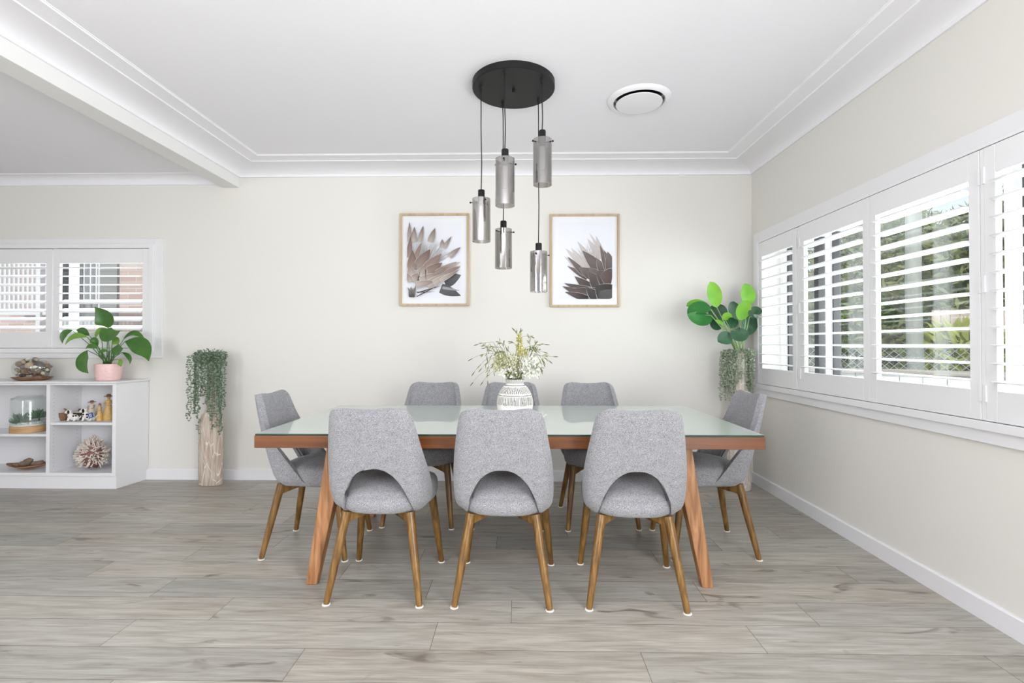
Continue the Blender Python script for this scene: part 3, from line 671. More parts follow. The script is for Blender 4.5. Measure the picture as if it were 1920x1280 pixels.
MB().box(L(cx_(85.5))-.95, L(cx_(85.5))-.92, .004, D_-.006, zs1t, zt0).build('divider', M['cab'], t, bevel=.001)
MB().box(L(xl), -.03, .0, D_-.006, zs1, zs1t).build('bottom_board', M['cab'], t, bevel=.001)
MB().box(L(xl), -.03, .001, .03, zt0-.012, zt0+.003).build('top_rail', M['cab'], t)
MB().box(L(xl), .0, D_-.006, D_, zs1, zt0).build('back_panel', M['cab'], t)
zsr = P(150, 792.3, Y=YF).z; zsl = P(50, 814, Y=YF).z
MB().box(L(xdiv1)-.004, -.03, .012, D_-.006, zsr-.02, zsr).build('shelf', M['cab'], t, bevel=.001)
MB().box(L(xdiv0)-.92+.005, L(xdiv0), .012, D_-.006, zsl-.02, zsl).build('shelf', M['cab'], t, bevel=.001)
b = MB(); b.add([(L(xl),.010,0),(-.002,.010,0),(.032,D_,0),(L(xl),D_,0),(L(xl),.010,zs1-.0005),(-.002,.010,zs1-.0005),(.032,D_,zs1-.0005),(L(xl),D_,zs1-.0005)],
      [(0,3,2,1),(4,5,6,7),(0,1,5,4),(1,2,6,5),(2,3,7,6),(3,0,4,7)]); b.build('plinth', M['cab'], t, bevel=.0015)
b = MB()
for z in [.17+.032*i for i in range(19)]:
    for y in (.04, D_-.05):
        if abs(z-zsr+.01) > .025: b.tube([(L(xdiv1)-.0042, y, z), (L(xdiv1)-.0032, y, z)], .0022, 8)
b.build('peg_holes', M['pipe'], t)

# ------------------------------------------------------------------ glass bowl of stones
BC = P(61, 684, Y=4.07); tz = .853
t = thing('wooden_tray', 'round reddish wooden tray under the glass bowl of stones', 'tray', (BC.x, 4.07, tz))
MB().lathe([(0,0),(.085,0),(.12,.008),(.150,.026),(.146,.027),(.115,.014),(0,.012)], 48, sy=.75).build('tray_body', M['tray'], t, smooth=True, auto=40)
bz = tz+.012; RX, RZ = .150, .098; zc = bz+RZ*.93
t = thing('glass_bowl', 'round clear glass bowl full of stones and shells on the cabinet', 'bowl', (BC.x, 4.07, bz))
pr = [(0,.002)]+[(RX*math.cos(a), RZ*.93+RZ*math.sin(a)) for a in [R_(-68+ (68+50)*i/16) for i in range(17)]]
pr = pr + [(pr[-1][0]-.003, pr[-1][1]+.002)]+[(RX*.975*math.cos(a), RZ*.93+RZ*.97*math.sin(a)) for a in [R_(50-(68+50)*i/16) for i in range(17)]]+[(0,.006)]
MB().lathe(pr, 48, sy=.72).build('glass_wall', M['clear'], t, smooth=True)
rs = random.Random(5); stones = []
for tr in range(60000):
    if len(stones) >= 62: break
    big = 26 <= len(stones) < 40 and tr < 40000; r = rs.uniform(.024,.031) if big else rs.uniform(.012,.019)
    zmin = bz+.02 if not big else bz+.055
    x, y, z = rs.uniform(-1,1)*RX, rs.uniform(-1,1)*RX*.72, rs.uniform(zmin, bz+(RZ*.8 if len(stones) < 26 else RZ*1.72))
    e = (x/(RX-r*1.1))**2 + (y/(RX*.72-r*1.1))**2 + ((z-zc)/(RZ-r*.9))**2
    if e > 1: continue
    if all((x-s[0])**2+(y-s[1])**2+(z-s[2])**2 > (.93*(r+s[3]))**2 for s in stones): stones.append((x,y,z,r))
scol = {'cream': mat('cream_stone',(.62,.54,.42),.6,noise_=(40,.6,(.78,.72,.62))), 'tan': mat('tan_stone',(.42,.28,.16),.6,noise_=(40,.6,(.6,.45,.3))),
        'dark': mat('dark_stone',(.05,.04,.04),.35,noise_=(40,.6,(.16,.12,.11))), 'brown': mat('brown_stone',(.17,.09,.05),.5,noise_=(40,.6,(.3,.18,.11)))}
smesh = []
for k in scol:
    for j in range(2):
        b = MB(); b.ball((0,0,0), (1,.9,.8), 12, 8, bumpy=.16); o = b.build('stone', scol[k], smooth=True); smesh.append((k, o))
used = set()
for i, (x,y,z,r) in enumerate(stones):
    k = rs.choice(['cream','tan','brown','dark','cream','tan'] if r > .025 else ['brown','dark','brown','tan','cream']); j = rs.randrange(2)
    src = smesh[list(scol).index(k)*2+j][1]
    key = src.name
    if key in used: o = src.copy(); COL.objects.link(o)
    else: o = src; used.add(key)
    o.location = (BC.x+x, 4.07+y, z); o.scale = (r, r, r); o.rotation_euler = (rs.random()*6, rs.random()*6, rs.random()*6)
    tag(o, {'cream':'pale cream','tan':'tan','dark':'dark polished','brown':'brown'}[k] + (' large' if r > .025 else ' small') + ' stone among others inside the glass bowl', 'stone', 'stones in the glass bowl: ' + k + (' large' if r > .025 else ' small'))
for k, o in smesh:
    if o.name not in used: bpy.data.objects.remove(o)

# ------------------------------------------------------------------ pink potted plant
PY_ = 4.07; PC = P(203.5, 700, Y=PY_)
t = thing('potted_plant', 'leafy green plant in a speckled pink pot on top of the cabinet', 'plant', (PC.x, PY_, ZT))
s_ = PY_/F
MB().lathe([(0,0),(17.5*s_,0),(19*s_,.003),(20.5*s_,.03),(21.8*s_,.08),(22*s_,.125),(21.2*s_,.136),(20*s_,.136),(19.6*s_,.12),(0,.118)], 48).build('pot', M['pink'], t, smooth=True, auto=40)
MB().lathe([(0,.119),(19.5*s_,.119),(19*s_,.124),(0,.126)], 24).build('soil', M['soil'], t)
O_ = Vector((PC.x, PY_, ZT))
def q1(x, y, dy=0): return P(x/2.5608, 430+y/2.5608, Y=PY_+dy) - O_
lv = [ # base, tip, width px, bend(px x,z), dy of tip, material
 ((478,460),(452,372),0,0,0,0,0),]
leaves = [((500,475),(458,370),72,(30,20),-.05,'lily'), ((478,480),(580,487),0,0,0,0),]
leafs = [
 # base(x,y) tip(x,y) width bend(x,up) dyb dyt mat face
 ((518,472),(455,372),74,(36,-14),-.02,-.05,'lily',(0,-1,.1)),
 ((484,478),(578,486),58,(-4,-52),-.05,-.09,'lily',(0,-1,.35)),
 ((516,476),(458,528),20,(-26,26),.02,.02,'lilyl',(0,-1,0)),
 ((540,518),(566,552),34,(16,-6),-.03,-.04,'lilyl',(0,-1,0)),
 ((420,518),(312,556),26,(-20,44),-.02,-.06,'lilyl',(0,-1,.5)),
 ((430,510),(366,484),30,(0,16),.0,.03,'lily',(0,-1,.2)),
 ((350,486),(300,548),26,(-34,26),.03,.02,'lily',(.3,-1,.3)),
 ((470,560),(432,545),34,(0,30),-.03,-.05,'lily',(0,-1,.2)),
 ((420,580),(425,690),62,(-42,-8),-.06,-.12,'lily',(-.2,-1,.1)),
 ((600,538),(714,632),66,(56,36),-.05,-.14,'lily',(0,-1,.45)),
 ((592,530),(698,532),24,(0,66),.03,.03,'lily',(0,-1,.6)),
 ((540,570),(592,570),46,(6,-18),-.06,-.10,'lily',(0,-1,.3)),
 ((585,590),(622,648),16,(34,12),-.03,-.05,'lily',(.3,-1,.3)),
 ((570,624),(582,660),24,(8,4),-.09,-.12,'lilyl',(0,-1,0)),
 ((470,572),(412,574),22,(-8,26),-.07,-.09,'lily',(0,-1,.5)),
 ((520,585),(470,600),16,(-8,18),-.07,-.09,'lily',(0,-1,.5))]
for (bx,by),(tx_,ty),w,(dx,dz),d0,d1,mk,fc in leafs:
    a, c = q1(bx,by,d0), q1(tx_,ty,d1); k = s_/2.5608
    MB().leaf(a, c, w*k*1.25, (dx*k, 0, dz*k), fc, .22, 12, .45, point=1.35).build('leaf', M[mk], t, smooth=True)
    r0 = Vector((random.uniform(-.03,.03), random.uniform(-.03,.02), .12)); m_ = (r0+a)/2 + Vector((0,0,.02))
    MB().tube([r0, r0.lerp(m_,.5), m_, a], [.0042,.0036,.003,.0022], 6).build('stem', M['stemd'], t, smooth=True)

# ------------------------------------------------------------------ terrarium on the left shelf
TC = P(55.5, 790, Y=4.07); zb = zsl
t = thing('terrarium', 'clear glass terrarium jar on a round wooden base, left compartment', 'terrarium', (TC.x, 4.07, zb))
k = 4.07/F; r_ = 28*k*1.0
MB().lathe([(0,0),(r_*.97,0),(r_,.004),(r_,.048),(r_*.97,.052),(0,.052)], 48).build('wooden_base', M['pine'], t, smooth=True, auto=40)
H_ = P(50,741,Y=4.07).z - zb
MB().lathe([(r_*.96,.053),(r_*.98,.06),(r_*.98,H_-.035),(r_*.93,H_-.016),(r_*.72,H_-.008),(r_*.68,H_),(r_*.66,H_),(r_*.70,H_-.012),(r_*.91,H_-.02),(r_*.96,H_-.037),(r_*.96,.06)], 48, caps=False).build('glass_jar', M['clear'], t, smooth=True, auto=60)
b = MB(); rs = random.Random(8)
b.lathe([(0,.053),(r_*.93,.053),(r_*.93,.066),(0,.068)], 32)
for i in range(330):
    a = rs.random()*6.283; q = r_*.89*math.sqrt(rs.random()); b.ball((q*math.cos(a), q*math.sin(a), .070+rs.random()*.008), rs.uniform(.004,.0075), 6, 4)
o = b.build('white_pebbles', M['pebble'], smooth=True); o.location = (TC.x, 4.07, zb); tag(o, 'layer of small white pebbles inside the glass terrarium', 'pebbles', kind='stuff')
def succulent(name, label, loc, r, n, tilt, up):
    t2 = thing(name, label, 'succulent', loc); 
    rs = random.Random(n)
    for ring in range(3):
        b = MB()
        for i in range(n+6-ring*2):
            a = 6.283*i/(n+6-ring*2)+ring*.5; el = rs.uniform(-.15,.35)+ring*.48+tilt*.3; l = r*(1-ring*.12)*rs.uniform(.8,1.1); d = Vector((math.cos(a)*math.cos(el), math.sin(a)*math.cos(el), math.sin(el)))
            p0 = Vector((0,0,up)); b.tube([p0+d*.004, p0+d*l*.5+Vector((0,0,-.004)), p0+d*l*.8, p0+d*l+Vector((0,0,.008))], [r*.06,r*.10,r*.08,.001], 6)
        b.build('leaf_whorl', M['succ'], t2, smooth=True)
    MB().tube([(0,0,-.03),(0,0,up)], [.006,.006], 8).build('stem', M['stemd'], t2)
succulent('succulent', 'spiky green succulent rosette at the left inside the terrarium', (TC.x-.030, 4.02, zb+.085), .085, 11, .5, .0)
succulent('succulent', 'taller dark succulent at the right inside the terrarium', (TC.x+.050, 4.10, zb+.095), .085, 10, .9, .012)
# ------------------------------------------------------------------ wooden dish with bark below
WC = P(52, 873, Y=4.05); zb = zs1t
t = thing('leaf_dish', 'shallow dark red wooden leaf-shaped dish on the bottom shelf', 'dish', (WC.x, 4.05, zb))
def dish(u, v):
    a = 2*math.pi*u; r = .175*(1-.0*v); x = math.cos(a); y = math.sin(a); q = abs(x)**1.5
    return Vector((x*.175*v, y*.085*v*(1-.45*q), .004+.026*v*v+.012*q*v))
b = MB(); b.grid(dish, 40, 8, closed=True); o = b.build('dish_body', M['tray'], t, smooth=True); q = o.modifiers.new('s','SOLIDIFY'); q.thickness = .006
for i, (dx, dy, dz, l, r, az, lb) in enumerate([(-.015,.0,.050,.10,.030,.5,'large piece of dry brown bark standing tallest on the wooden dish'),(.075,.01,.045,.09,.026,.1,'dry brown bark piece at the right on the wooden dish'),(-.075,-.01,.036,.07,.016,-.1,'thin pale bark piece at the left on the wooden dish')]):
    b = MB(); ps = [(dx+(k/5-.5)*l*math.cos(az), dy+(k/5-.5)*.03, dz+(k/5-.5)*l*math.sin(az)+.004*math.sin(k*2)) for k in range(6)]
    rs = random.Random(i+3); b.tube(ps, [r*q*rs.uniform(.8,1.15) for q in (.35,.85,1,1,.8,.3)], 9)
    o = b.build('bark_piece', M['bark'], smooth=True); o.location = (WC.x, 4.05, zb); tag(o, lb, 'bark')

# ------------------------------------------------------------------ figurines on the right shelf
def at_(u, v, Y): p = P(u, v, Y=Y); return p
FY = 4.06; kf = FY/F
p = at_(116, 790, FY); t = thing('wicker_basket', 'small brown wicker basket with handle at the left of the shelf', 'basket', (p.x, FY, zsr))
MB().lathe([(0,.0),(.038,0),(.05,.03),(.054,.062),(.050,.064),(.046,.03),(0,.006)], 20).build('bowl', M['basket'], t, smooth=True, auto=50)
MB().tube([(.05*math.cos(a), .0, .058+.038*math.sin(a)) for a in [R_(180*i/12) for i in range(13)]], .005, 8).build('handle', M['basket'], t, smooth=True)
def dog(label, u, Y, sc, flip, spots, plaque):
    p = at_(u, 790, Y); t = thing('dog_figurine', label, 'figurine', (p.x, Y, zsr))
    f = -1 if flip else 1; b = MB(); z = sc
    b.ball((0,0,.030*z), (.036*z,.022*z,.026*z), 14, 10); b.ball((f*-.028*z,-.004,.048*z), (.020*z,.018*z,.026*z), 12, 8)
    b.ball((f*-.034*z,-.010,.078*z), (.021*z,.018*z,.018*z), 12, 8); b.ball((f*-.050*z,-.016,.072*z), (.013*z,.010*z,.010*z), 10, 7)
    for dx, dy in ((-.030,-.014),(-.022,.012),(.022,-.014),(.026,.012)):
        b.tube([(f*dx*z,dy*z,.03*z),(f*(dx-.004)*z,dy*z-.003,.010*z),(f*(dx-.014)*z,dy*z-.003,.006*z)], [.010*z,.008*z,.006*z], 8)
    b.tube([(f*.034*z,0,.03*z),(f*.05*z,.0,.03*z),(f*.058*z,0,.045*z)], [.006*z,.005*z,.003*z], 6)
    b.build('body', M['dogw'], t, smooth=True)
    b = MB(); b.tube([(f*-.030*z,-.022*z,.088*z),(f*-.024*z,-.027*z,.078*z),(f*-.024*z,-.028*z,.062*z)], [.005*z,.008*z,.003*z], 8)
    b.ball((f*-.062*z,-.018*z,.074*z), .0035*z, 6, 5)
    for s in spots: b.ball((s[0]*z,s[1]*z,s[2]*z), (.008*z,.004*z,.007*z), 8, 6)
    b.build('spots_and_ears', M['black'], t, smooth=True)
    if plaque:
        b = MB(); b.obox((.034*z,-.030*z,.045*z), (.036*z,.004,.036*z), (0,R_(-20),0)); o = b.build('plaque', M['blue'], t, bevel=.001)
        b = MB(); 
        for dx, dz, a, c in ((-.005,0,.004,.020),(.005,.0,.004,.020),(0,.010,.012,.003),(0,-.010,.012,.003)):
            b.obox((.034*z+dx*z,-.0325*z,.045*z+dz*z), (a*z,.001,c*z), (0,R_(-20),0))
        b.build('plaque_mark', M['dogw'], o)
dog('white dog figurine lying at the left beside the basket', 139, 4.01, 1.0, False, [(.01,-.02,.044),(.026,-.014,.046)], False)
dog('white dog figurine with black spots holding a blue plaque', 168, 4.02, 1.12, False, [(-.004,-.02,.05),(-.03,-.02,.05),(.0,-.021,.03),(.018,-.02,.02)], True)
p = at_(151, 790, 4.12); t = thing('bowl_figurine', 'small grey and cream pot behind the white dog figurines', 'ornament', (p.x, 4.12, zsr))
MB().lathe([(0,0),(.03,0),(.044,.03),(.046,.05),(.05,.058),(.03,.07),(.014,.075),(.014,.086),(0,.088)], 24).build('pot_body', scol['dark'], t, smooth=True, auto=50)
MB().lathe([(.0,.0585),(.052,.0585),(.03,.0705),(.0,.073)], 24).build('lid', scol['cream'], t, smooth=True, auto=50)
def person_fig(name, label, u, Y, h, m1, m2, wide, hat):
    p = at_(u, 790, Y); t = thing(name, label, 'figurine', (p.x, Y, zsr))
    MB().lathe([(0,0),(wide,0),(wide*1.02,.004),(wide*.9,h*.25),(wide*.62,h*.5),(wide*.42,h*.60),(wide*.55,h*.68),(wide*.6,h*.74),(wide*.22,h*.79),(wide*.2,h*.81),(0,h*.815)], 20).build('dress', m1, t, smooth=True)
    b = MB(); b.ball((0,0,h*.87), (wide*.34,wide*.34,h*.075), 12, 8)
    for s in (-1,1): b.tube([(s*wide*.5,0,h*.73),(s*wide*.8,-.01,h*.62),(s*wide*.35,-wide*.6,h*.56)], [wide*.16,wide*.13,wide*.11], 8)
    b.build('head_and_arms', mat('tan_resin',(.5,.33,.2),.5), t, smooth=True)
    b = MB()
    if hat: b.lathe([(0,h*.9),(wide*.85,h*.90),(wide*.8,h*.915),(wide*.4,h*.93),(wide*.34,h*.99),(0,h)], 20)
    else: b.ball((0,wide*.08,h*.90), (wide*.40,wide*.38,h*.075), 12, 8)
    b.build('hat' if hat else 'hair', m2, t, smooth=True)
person_fig('standing_figurine', 'small figurine with a brown hat behind the spotted dog figurine', 172, 4.14, .155, scol['cream'], M['browny'], .035, True)
person_fig('standing_figurine', 'slim golden figurine standing on the shelf, left of the larger golden one', 186.5, 4.04, .145, M['gold'], M['browny'], .024, False)
person_fig('standing_figurine', 'larger figurine in a golden dress beside the cabinet side panel', 203.5, 4.08, .215, M['gold'], M['browny'], .040, True)

# ------------------------------------------------------------------ coral
KC = P(174, 845, Y=4.06); kr = 33*4.06/F; zk = zs1t
t = thing('coral', 'large branching white and red-brown coral piece in the lower right compartment', 'coral', (KC.x, 4.06, zk))
kr *= .92; b = MB(); rs = random.Random(9); cz_ = .132
MB().ball((0,0,cz_*.9), (kr*.62,kr*.58,cz_*.78), 14, 10, .3).build('core', mat('red_brown_coral',(.16,.06,.05),.8,noise_=(30,.5,(.3,.15,.12))), t, smooth=True)
for i in range(400):
    z_ = rs.uniform(-.75,1); a = rs.random()*6.283; s2 = math.sqrt(max(0,1-z_*z_)); d = Vector((s2*math.cos(a), s2*math.sin(a), z_))
    R0 = Vector((d.x*kr*.45, d.y*kr*.42, cz_+d.z*cz_*.5)); rr2 = rs.uniform(.74,1.06)
    sh = 1-.42*max(0,z_)**.8
    R1 = Vector((d.x*kr*rr2*sh, d.y*kr*.9*rr2*sh, max(.006, cz_+d.z*cz_*1.12*rr2))); mid = R0.lerp(R1,.6)+Vector([rs.uniform(-.008,.008) for _ in range(3)])
    b.tube([R0, mid, R1], [.0048,.0050,.0036], 5)
    for j in range(2):
        e = mid.lerp(R1,.3); b.tube([e, e+(d*.014+Vector([rs.uniform(-.012,.012) for _ in range(3)]))], [.004,.0022], 5)
b.build('branches', mat('cream_coral_branch',(.86,.82,.76),.8,noise_=(25,.4,(.66,.52,.46))), t, smooth=True)

# ------------------------------------------------------------------ tall carved vases with trailing plants
def carved(name, c0, c1, line):
    m = mat(name, c0, .75); nt = m.node_tree; N = nt.nodes.new; Lk = nt.links.new; bs = nt.nodes['Principled BSDF']
    tc = N('ShaderNodeTexCoord'); mp = N('ShaderNodeMapping'); mp.inputs['Scale'].default_value = (30,30,5.5); Lk(tc.outputs['Object'], mp.inputs[0])
    v = N('ShaderNodeTexVoronoi'); v.feature = 'DISTANCE_TO_EDGE'; v.inputs['Scale'].default_value = 1; Lk(mp.outputs[0], v.inputs['Vector'])
    r = N('ShaderNodeValToRGB'); r.color_ramp.elements[0].position = .012; r.color_ramp.elements[1].position = .03; r.color_ramp.elements[0].color = (1,1,1,1); r.color_ramp.elements[1].color = (0,0,0,1); Lk(v.outputs[0], r.inputs[0])
    mp2 = N('ShaderNodeMapping'); mp2.inputs['Scale'].default_value = (60,60,7); Lk(tc.outputs['Object'], mp2.inputs[0])
    n = N('ShaderNodeTexNoise'); n.inputs['Detail'].default_value = 5; n.inputs['Scale'].default_value = 1; Lk(mp2.outputs[0], n.inputs['Vector'])
    r2 = N('ShaderNodeValToRGB'); r2.color_ramp.elements[0].position = .35; r2.color_ramp.elements[1].position = .65; r2.color_ramp.elements[0].color = (*c0,1); r2.color_ramp.elements[1].color = (*c1,1); Lk(n.outputs[0], r2.inputs[0])
    x = N('ShaderNodeMix'); x.data_type = 'RGBA'; Lk(r.outputs[0], x.inputs[0]); Lk(r2.outputs[0], x.inputs[6]); x.inputs[7].default_value = (*line,1); Lk(x.outputs[2], bs.inputs['Base Color'])
    return m
M['carved'] = carved('whitewashed_carved_wood', (.43,.33,.25), (.62,.54,.46), (.76,.72,.66))
M['carved2'] = carved('pale_carved_wood', (.56,.47,.38), (.74,.69,.62), (.80,.78,.74))
b0 = P(396, 912, Z=0); VY = b0.y+.058; VX = P(395.5, 850, Y=VY).x
t = thing('floor_vase', 'tall whitewashed carved wooden bottle vase standing beside the white cabinet', 'vase', (VX, VY, 0), R_(0))
MB().lathe([(0,.002),(.088,0),(.095,.004),(.099,.1),(.100,.3),(.099,.46),(.095,.53),(.082,.565),(.058,.592),(.044,.615),(.038,.65),(.036,.75),(.034,.9),(.036,1.0),(.038,1.03),(.032,1.03),(.028,1.0),(0,.98)], 64, sy=.6).build('vase_body', M['carved'], t, smooth=True, auto=50)
c0 = P(1386, 913, Z=0); QY = 4.02; QX = P(1386, 800, Y=QY).x
t = thing('floor_vase', 'tall pale vase in the far right corner behind the end chair', 'vase', (QX, QY, 0))
MB().lathe([(0,.002),(.080,0),(.087,.004),(.090,.1),(.091,.42),(.086,.50),(.070,.56),(.054,.60),(.048,.66),(.047,.85),(.047,1.07),(.050,1.095),(.044,1.095),(.040,1.07),(0,1.05)], 64, sy=.8).build('vase_body', M['carved2'], t, smooth=True, auto=50)

def trailing(name, label, cx, cy, zrim, strands, mk, lsz, seed, wall, crown=(.125,-.06,.125)):
    rs = random.Random(seed); t = thing(name, label, 'plant', (cx, cy, zrim-.02))
    for (ex, ey, top, bot) in strands:
        st = MB(); lf = MB(); ps = [Vector((ex*.12, ey*.12, -.02)), Vector((ex*.35, ey*.35, top*.75)), Vector((ex*.75, ey*.75, top))]
        z = top-.015; k = 0
        while z > bot:
            ps.append(Vector((ex+.004*math.sin(k*1.1+ex*90), ey+.004*math.cos(k*1.3), z))); z -= .018; k += 1
        st.tube(ps, .0011, 4)
        for i, p in enumerate(ps[1:]):
            for j in range(3):
                a = rs.random()*6.283; d = Vector((math.cos(a), math.sin(a), rs.uniform(-.15,.7))).normalized(); l = lsz*rs.uniform(.75,1.2)
                q = p + Vector((0,0,rs.uniform(-.006,.006)))
                if cy+q.y+d.y*l > wall: d.y = -abs(d.y)
                lf.leaf(q, q+d*l, l*.72, (0,0,l*.15), (rs.uniform(-.5,.5),-1,rs.uniform(-.3,.8)), .25, 3, .6, point=.7)
        o = st.build('strand', M['stemd'], t); lf.build('leaves', M[mk], o)
    lf = MB()
    for i in range(420):   # crown of the plant around the rim
        a = rs.random()*6.283; r = crown[0]*math.sqrt(rs.random()); z = rs.uniform(crown[1], crown[2])*(1-.5*r/crown[0])
        q = Vector((r*math.cos(a), r*math.sin(a)*.6-.01, z)); d = Vector((math.cos(a)*.7, math.sin(a)*.7-.2, rs.uniform(-.2,1))).normalized(); l = lsz*rs.uniform(.8,1.25)
        if cy+q.y+l > wall: continue
        if q.xy.length < .04 and z < 0: continue
        lf.leaf(q, q+d*l, l*.75, (0,0,l*.1), (rs.uniform(-.5,.5),-1,rs.uniform(0,.8)), .25, 3, .6, point=.7)
    lf.build('crown_leaves', M[mk], t)
rs = random.Random(21)
S1 = []
for i in range(30):
    u = rs.uniform(361, 421); x = P(u, 750, Y=VY).x - VX; side = (u-391)/31
    yy = -rs.uniform(.02,.085)*(1-.5*abs(side)) if rs.random() < .8 else .045
    vb_ = rs.choice([735,745,755]) if abs(side) < .35 else rs.choice([735,745,760,775,790])
    if side > .45: vb_ = rs.choice([745,770,790,805,812])
    S1.append((x, yy, rs.uniform(.055,.085), P(u, vb_, Y=VY).z - 1.01))
for u, v in ((363,790),(368,785),(382,812),(421,812),(416,800),(403,790),(399,770)): S1.append((P(u,750,Y=VY).x-VX, -.07, .06, P(u,v,Y=VY).z-1.01))
trailing('trailing_plant', 'grey-green trailing plant spilling from the vase beside the cabinet', VX, VY, 1.03, S1, 'string', .016, 4, YW-.01)
S2 = []
for i in range(30):
    u = rs.uniform(1353, 1370) if i % 5 < 3 else rs.uniform(1399, 1410); x = P(u, 700, Y=QY).x - QX
    vb_ = rs.choice([715,728,742,752]) if u < 1380 else rs.choice([715,725,735])
    S2.append((x, rs.uniform(-.07,.04), rs.uniform(.015,.03), P(u, vb_, Y=QY).z - 1.075))
for u, v in ((1377,720),(1384,712),(1391,705),(1373,742)): S2.append((P(u,700,Y=QY).x-QX, -.065, .02, P(u,v,Y=QY).z-1.075))
trailing('trailing_plant', 'pale green trailing plant spilling from the corner vase', QX, QY, 1.095, S2, 'stringp', .017, 5, YW-.01, (.12,-.06,.04))

# broad leaf plant in the corner vase
t = thing('broad_leaf_plant', 'broad glossy leaf plant standing in the corner vase by the shutters', 'plant', (QX, QY, 1.07))
O2 = Vector((QX, QY, 1.07))
def q3(x, y, dy=0): return P(1270+x/4.74, 510+y/4.74, Y=QY+dy) - O2
kk = QY/F/4.74
for (bx,by),(tx_,ty),w,(dx,dz),d0,d1,mk,fc in [
 ((352,315),(290,85),118,(8,14),-.02,-.06,'leafg',(0,-1,.1)),
 ((620,300),(596,102),118,(34,0),.02,.03,'leafg',(0,-1,.1)),
 ((565,430),(630,250),112,(-22,10),-.06,-.10,'leafg',(0,-1,.15)),
 ((290,325),(80,300),92,(-10,44),.03,.02,'leafg',(0,-1,.4)),
 ((300,330),(88,368),110,(0,60),-.02,-.06,'leafm',(0,-1,.5)),
 ((300,385),(88,375),130,(10,-74),-.05,-.10,'leafm',(0,-1,.5)),
 ((430,430),(300,300),150,(-20,10),.05,.08,'leafd',(0,-1,0)),
 ((400,470),(300,430),100,(-10,-30),.05,.07,'leafd',(0,-1,.2)),
 ((545,420),(500,260),120,(-30,10),.03,.06,'leafd',(.2,-1,0)),
 ((640,400),(722,380),100,(30,60),-.09,-.13,'leafd',(-.1,-1,.4)),
 ((600,560),(650,370),130,(30,10),.05,.09,'leafd',(0,-1,0)),
 ((500,500),(470,400),110,(-10,0),.05,.08,'leafd',(0,-1,0)),
 ((400,420),(480,400),64,(10,34),-.05,-.08,'leafg',(0,-1,.4)),
 ((335,430),(410,470),34,(10,10),-.02,-.02,'leafg',(0,-1,.4)),
 ((480,515),(630,520),120,(-10,-70),-.10,-.13,'leafd',(0,-1,.3)),
 ((490,580),(360,620),110,(0,24),-.09,-.14,'leafd',(0,-1,.3))]:
    a, c = q3(bx,by,d0), q3(tx_,ty,d1)
    MB().leaf(a, c, w*kk*1.12, (dx*kk, 0, dz*kk), fc, .16, 12, .48, point=.75).build('leaf', M[mk], t, smooth=True)
    r0 = Vector((random.uniform(-.02,.02), random.uniform(-.02,.02), -.01)); m_ = (r0+a)/2+Vector((0,-.01,.02))
    MB().tube([r0, r0.lerp(m_,.6), m_.lerp(a,.5), a, a.lerp(c,.25)], [.004,.0035,.003,.0028,.0015], 6).build('stem', M['stem'], t, smooth=True)

# ------------------------------------------------------------------ vase of dried flowers on the table
TX, TY, TZ = P(965.5, 775, Y=2.86).x, 2.86, .7305
t = thing('scalloped_dish', 'white scalloped dish under the patterned flower vase', 'dish', (TX, TY, TZ))
def dsh(u, v):
    a = 2*math.pi*u; k = [0,.5,.78,.9,1,.98,.9,.7,0][round(v*8)]; z = [0,0,.004,.010,.017,.020,.013,.007,.006][round(v*8)]
    r = .178*k*(1+.035*math.cos(a*14)*(k > .85)); return Vector((r*math.cos(a), r*math.sin(a), z))
b = MB(); b.grid(dsh, 112, 9, closed=True); b.build('dish_body', M['dish'], t, smooth=True)
VZ = TZ+.0065
t = thing('flower_vase', 'round white vase with dark incised lines standing on the dining table', 'vase', (TX, TY, VZ))
prof = [(0,0),(.074,0),(.080,.003),(.092,.022),(.100,.045),(.103,.070),(.102,.095),(.096,.122),(.086,.145),(.072,.166),(.060,.180),(.052,.186),(.050,.192),(.053,.198),(.056,.214),(.054,.216),(.048,.212),(.045,.19),(0,.17)]
b = MB(); nn = 300; nz = 140; vs = []; fs = []; cs = []; rs = random.Random(2)
rad = [(z, r) for r, z in prof[1:15]]
h1 = [rs.random() for _ in range(nn)]
for j in range(nz):
    z = .001+.2135*j/(nz-1); r = slerp_(z, rad)
    for i in range(nn):
        a = 6.28318*i/nn; n2 = noise.noise(Vector((math.cos(a)*5, math.sin(a)*5, z*40))); g = noise.noise(Vector((i*.9+z*25*math.sin(a*2), z*14, 3)))
        dk = 0
        if .072+.006*n2 < z < .118 and math.sin(i*2*math.pi*78/nn + n2*1.2) > -.05-.25*g: dk = 1
        if .136 < z < .172+.005*n2 and math.sin(i*2*math.pi*52/nn + z*60 + n2) > .05-.25*g: dk = 1
        if .1235 < z < .1275+.002*n2 or .179 < z < .183 or z < .014+.012*n2: dk = .85
        if z > .19: dk = .8 if math.sin(a*46+n2*2) > .0 else .15
        w = (.80,.79,.75); d_ = (.13,.12,.11)
        cs.append(tuple(w[q]*(1-dk)+d_[q]*dk for q in range(3))); rr_ = r-.0018*dk
        vs.append((rr_*math.cos(a), rr_*math.sin(a), z))
for j in range(nz-1):
    for i in range(nn): k = (i+1)%nn; fs.append((j*nn+i, j*nn+k, (j+1)*nn+k, (j+1)*nn+i))
fs.append(tuple(reversed(range(nn)))); b.add(vs, fs, cs)
b.build('vase_body', M['vcol'], t, smooth=True)
MB().lathe([(.0535,.2145),(.046,.2145),(.044,.19),(0,.18)], 48, caps=False).build('inner_wall', M['groove'], t, smooth=True)
O4 = Vector((TX, TY, VZ+.19))
t = thing('flower_arrangement', 'airy arrangement of cream flower heads and arching grasses in the table vase', 'flowers', O4)
def q4(x, y, dy=0): return P(860+x/6.4, 600+y/6.4, Y=TY+dy) - O4
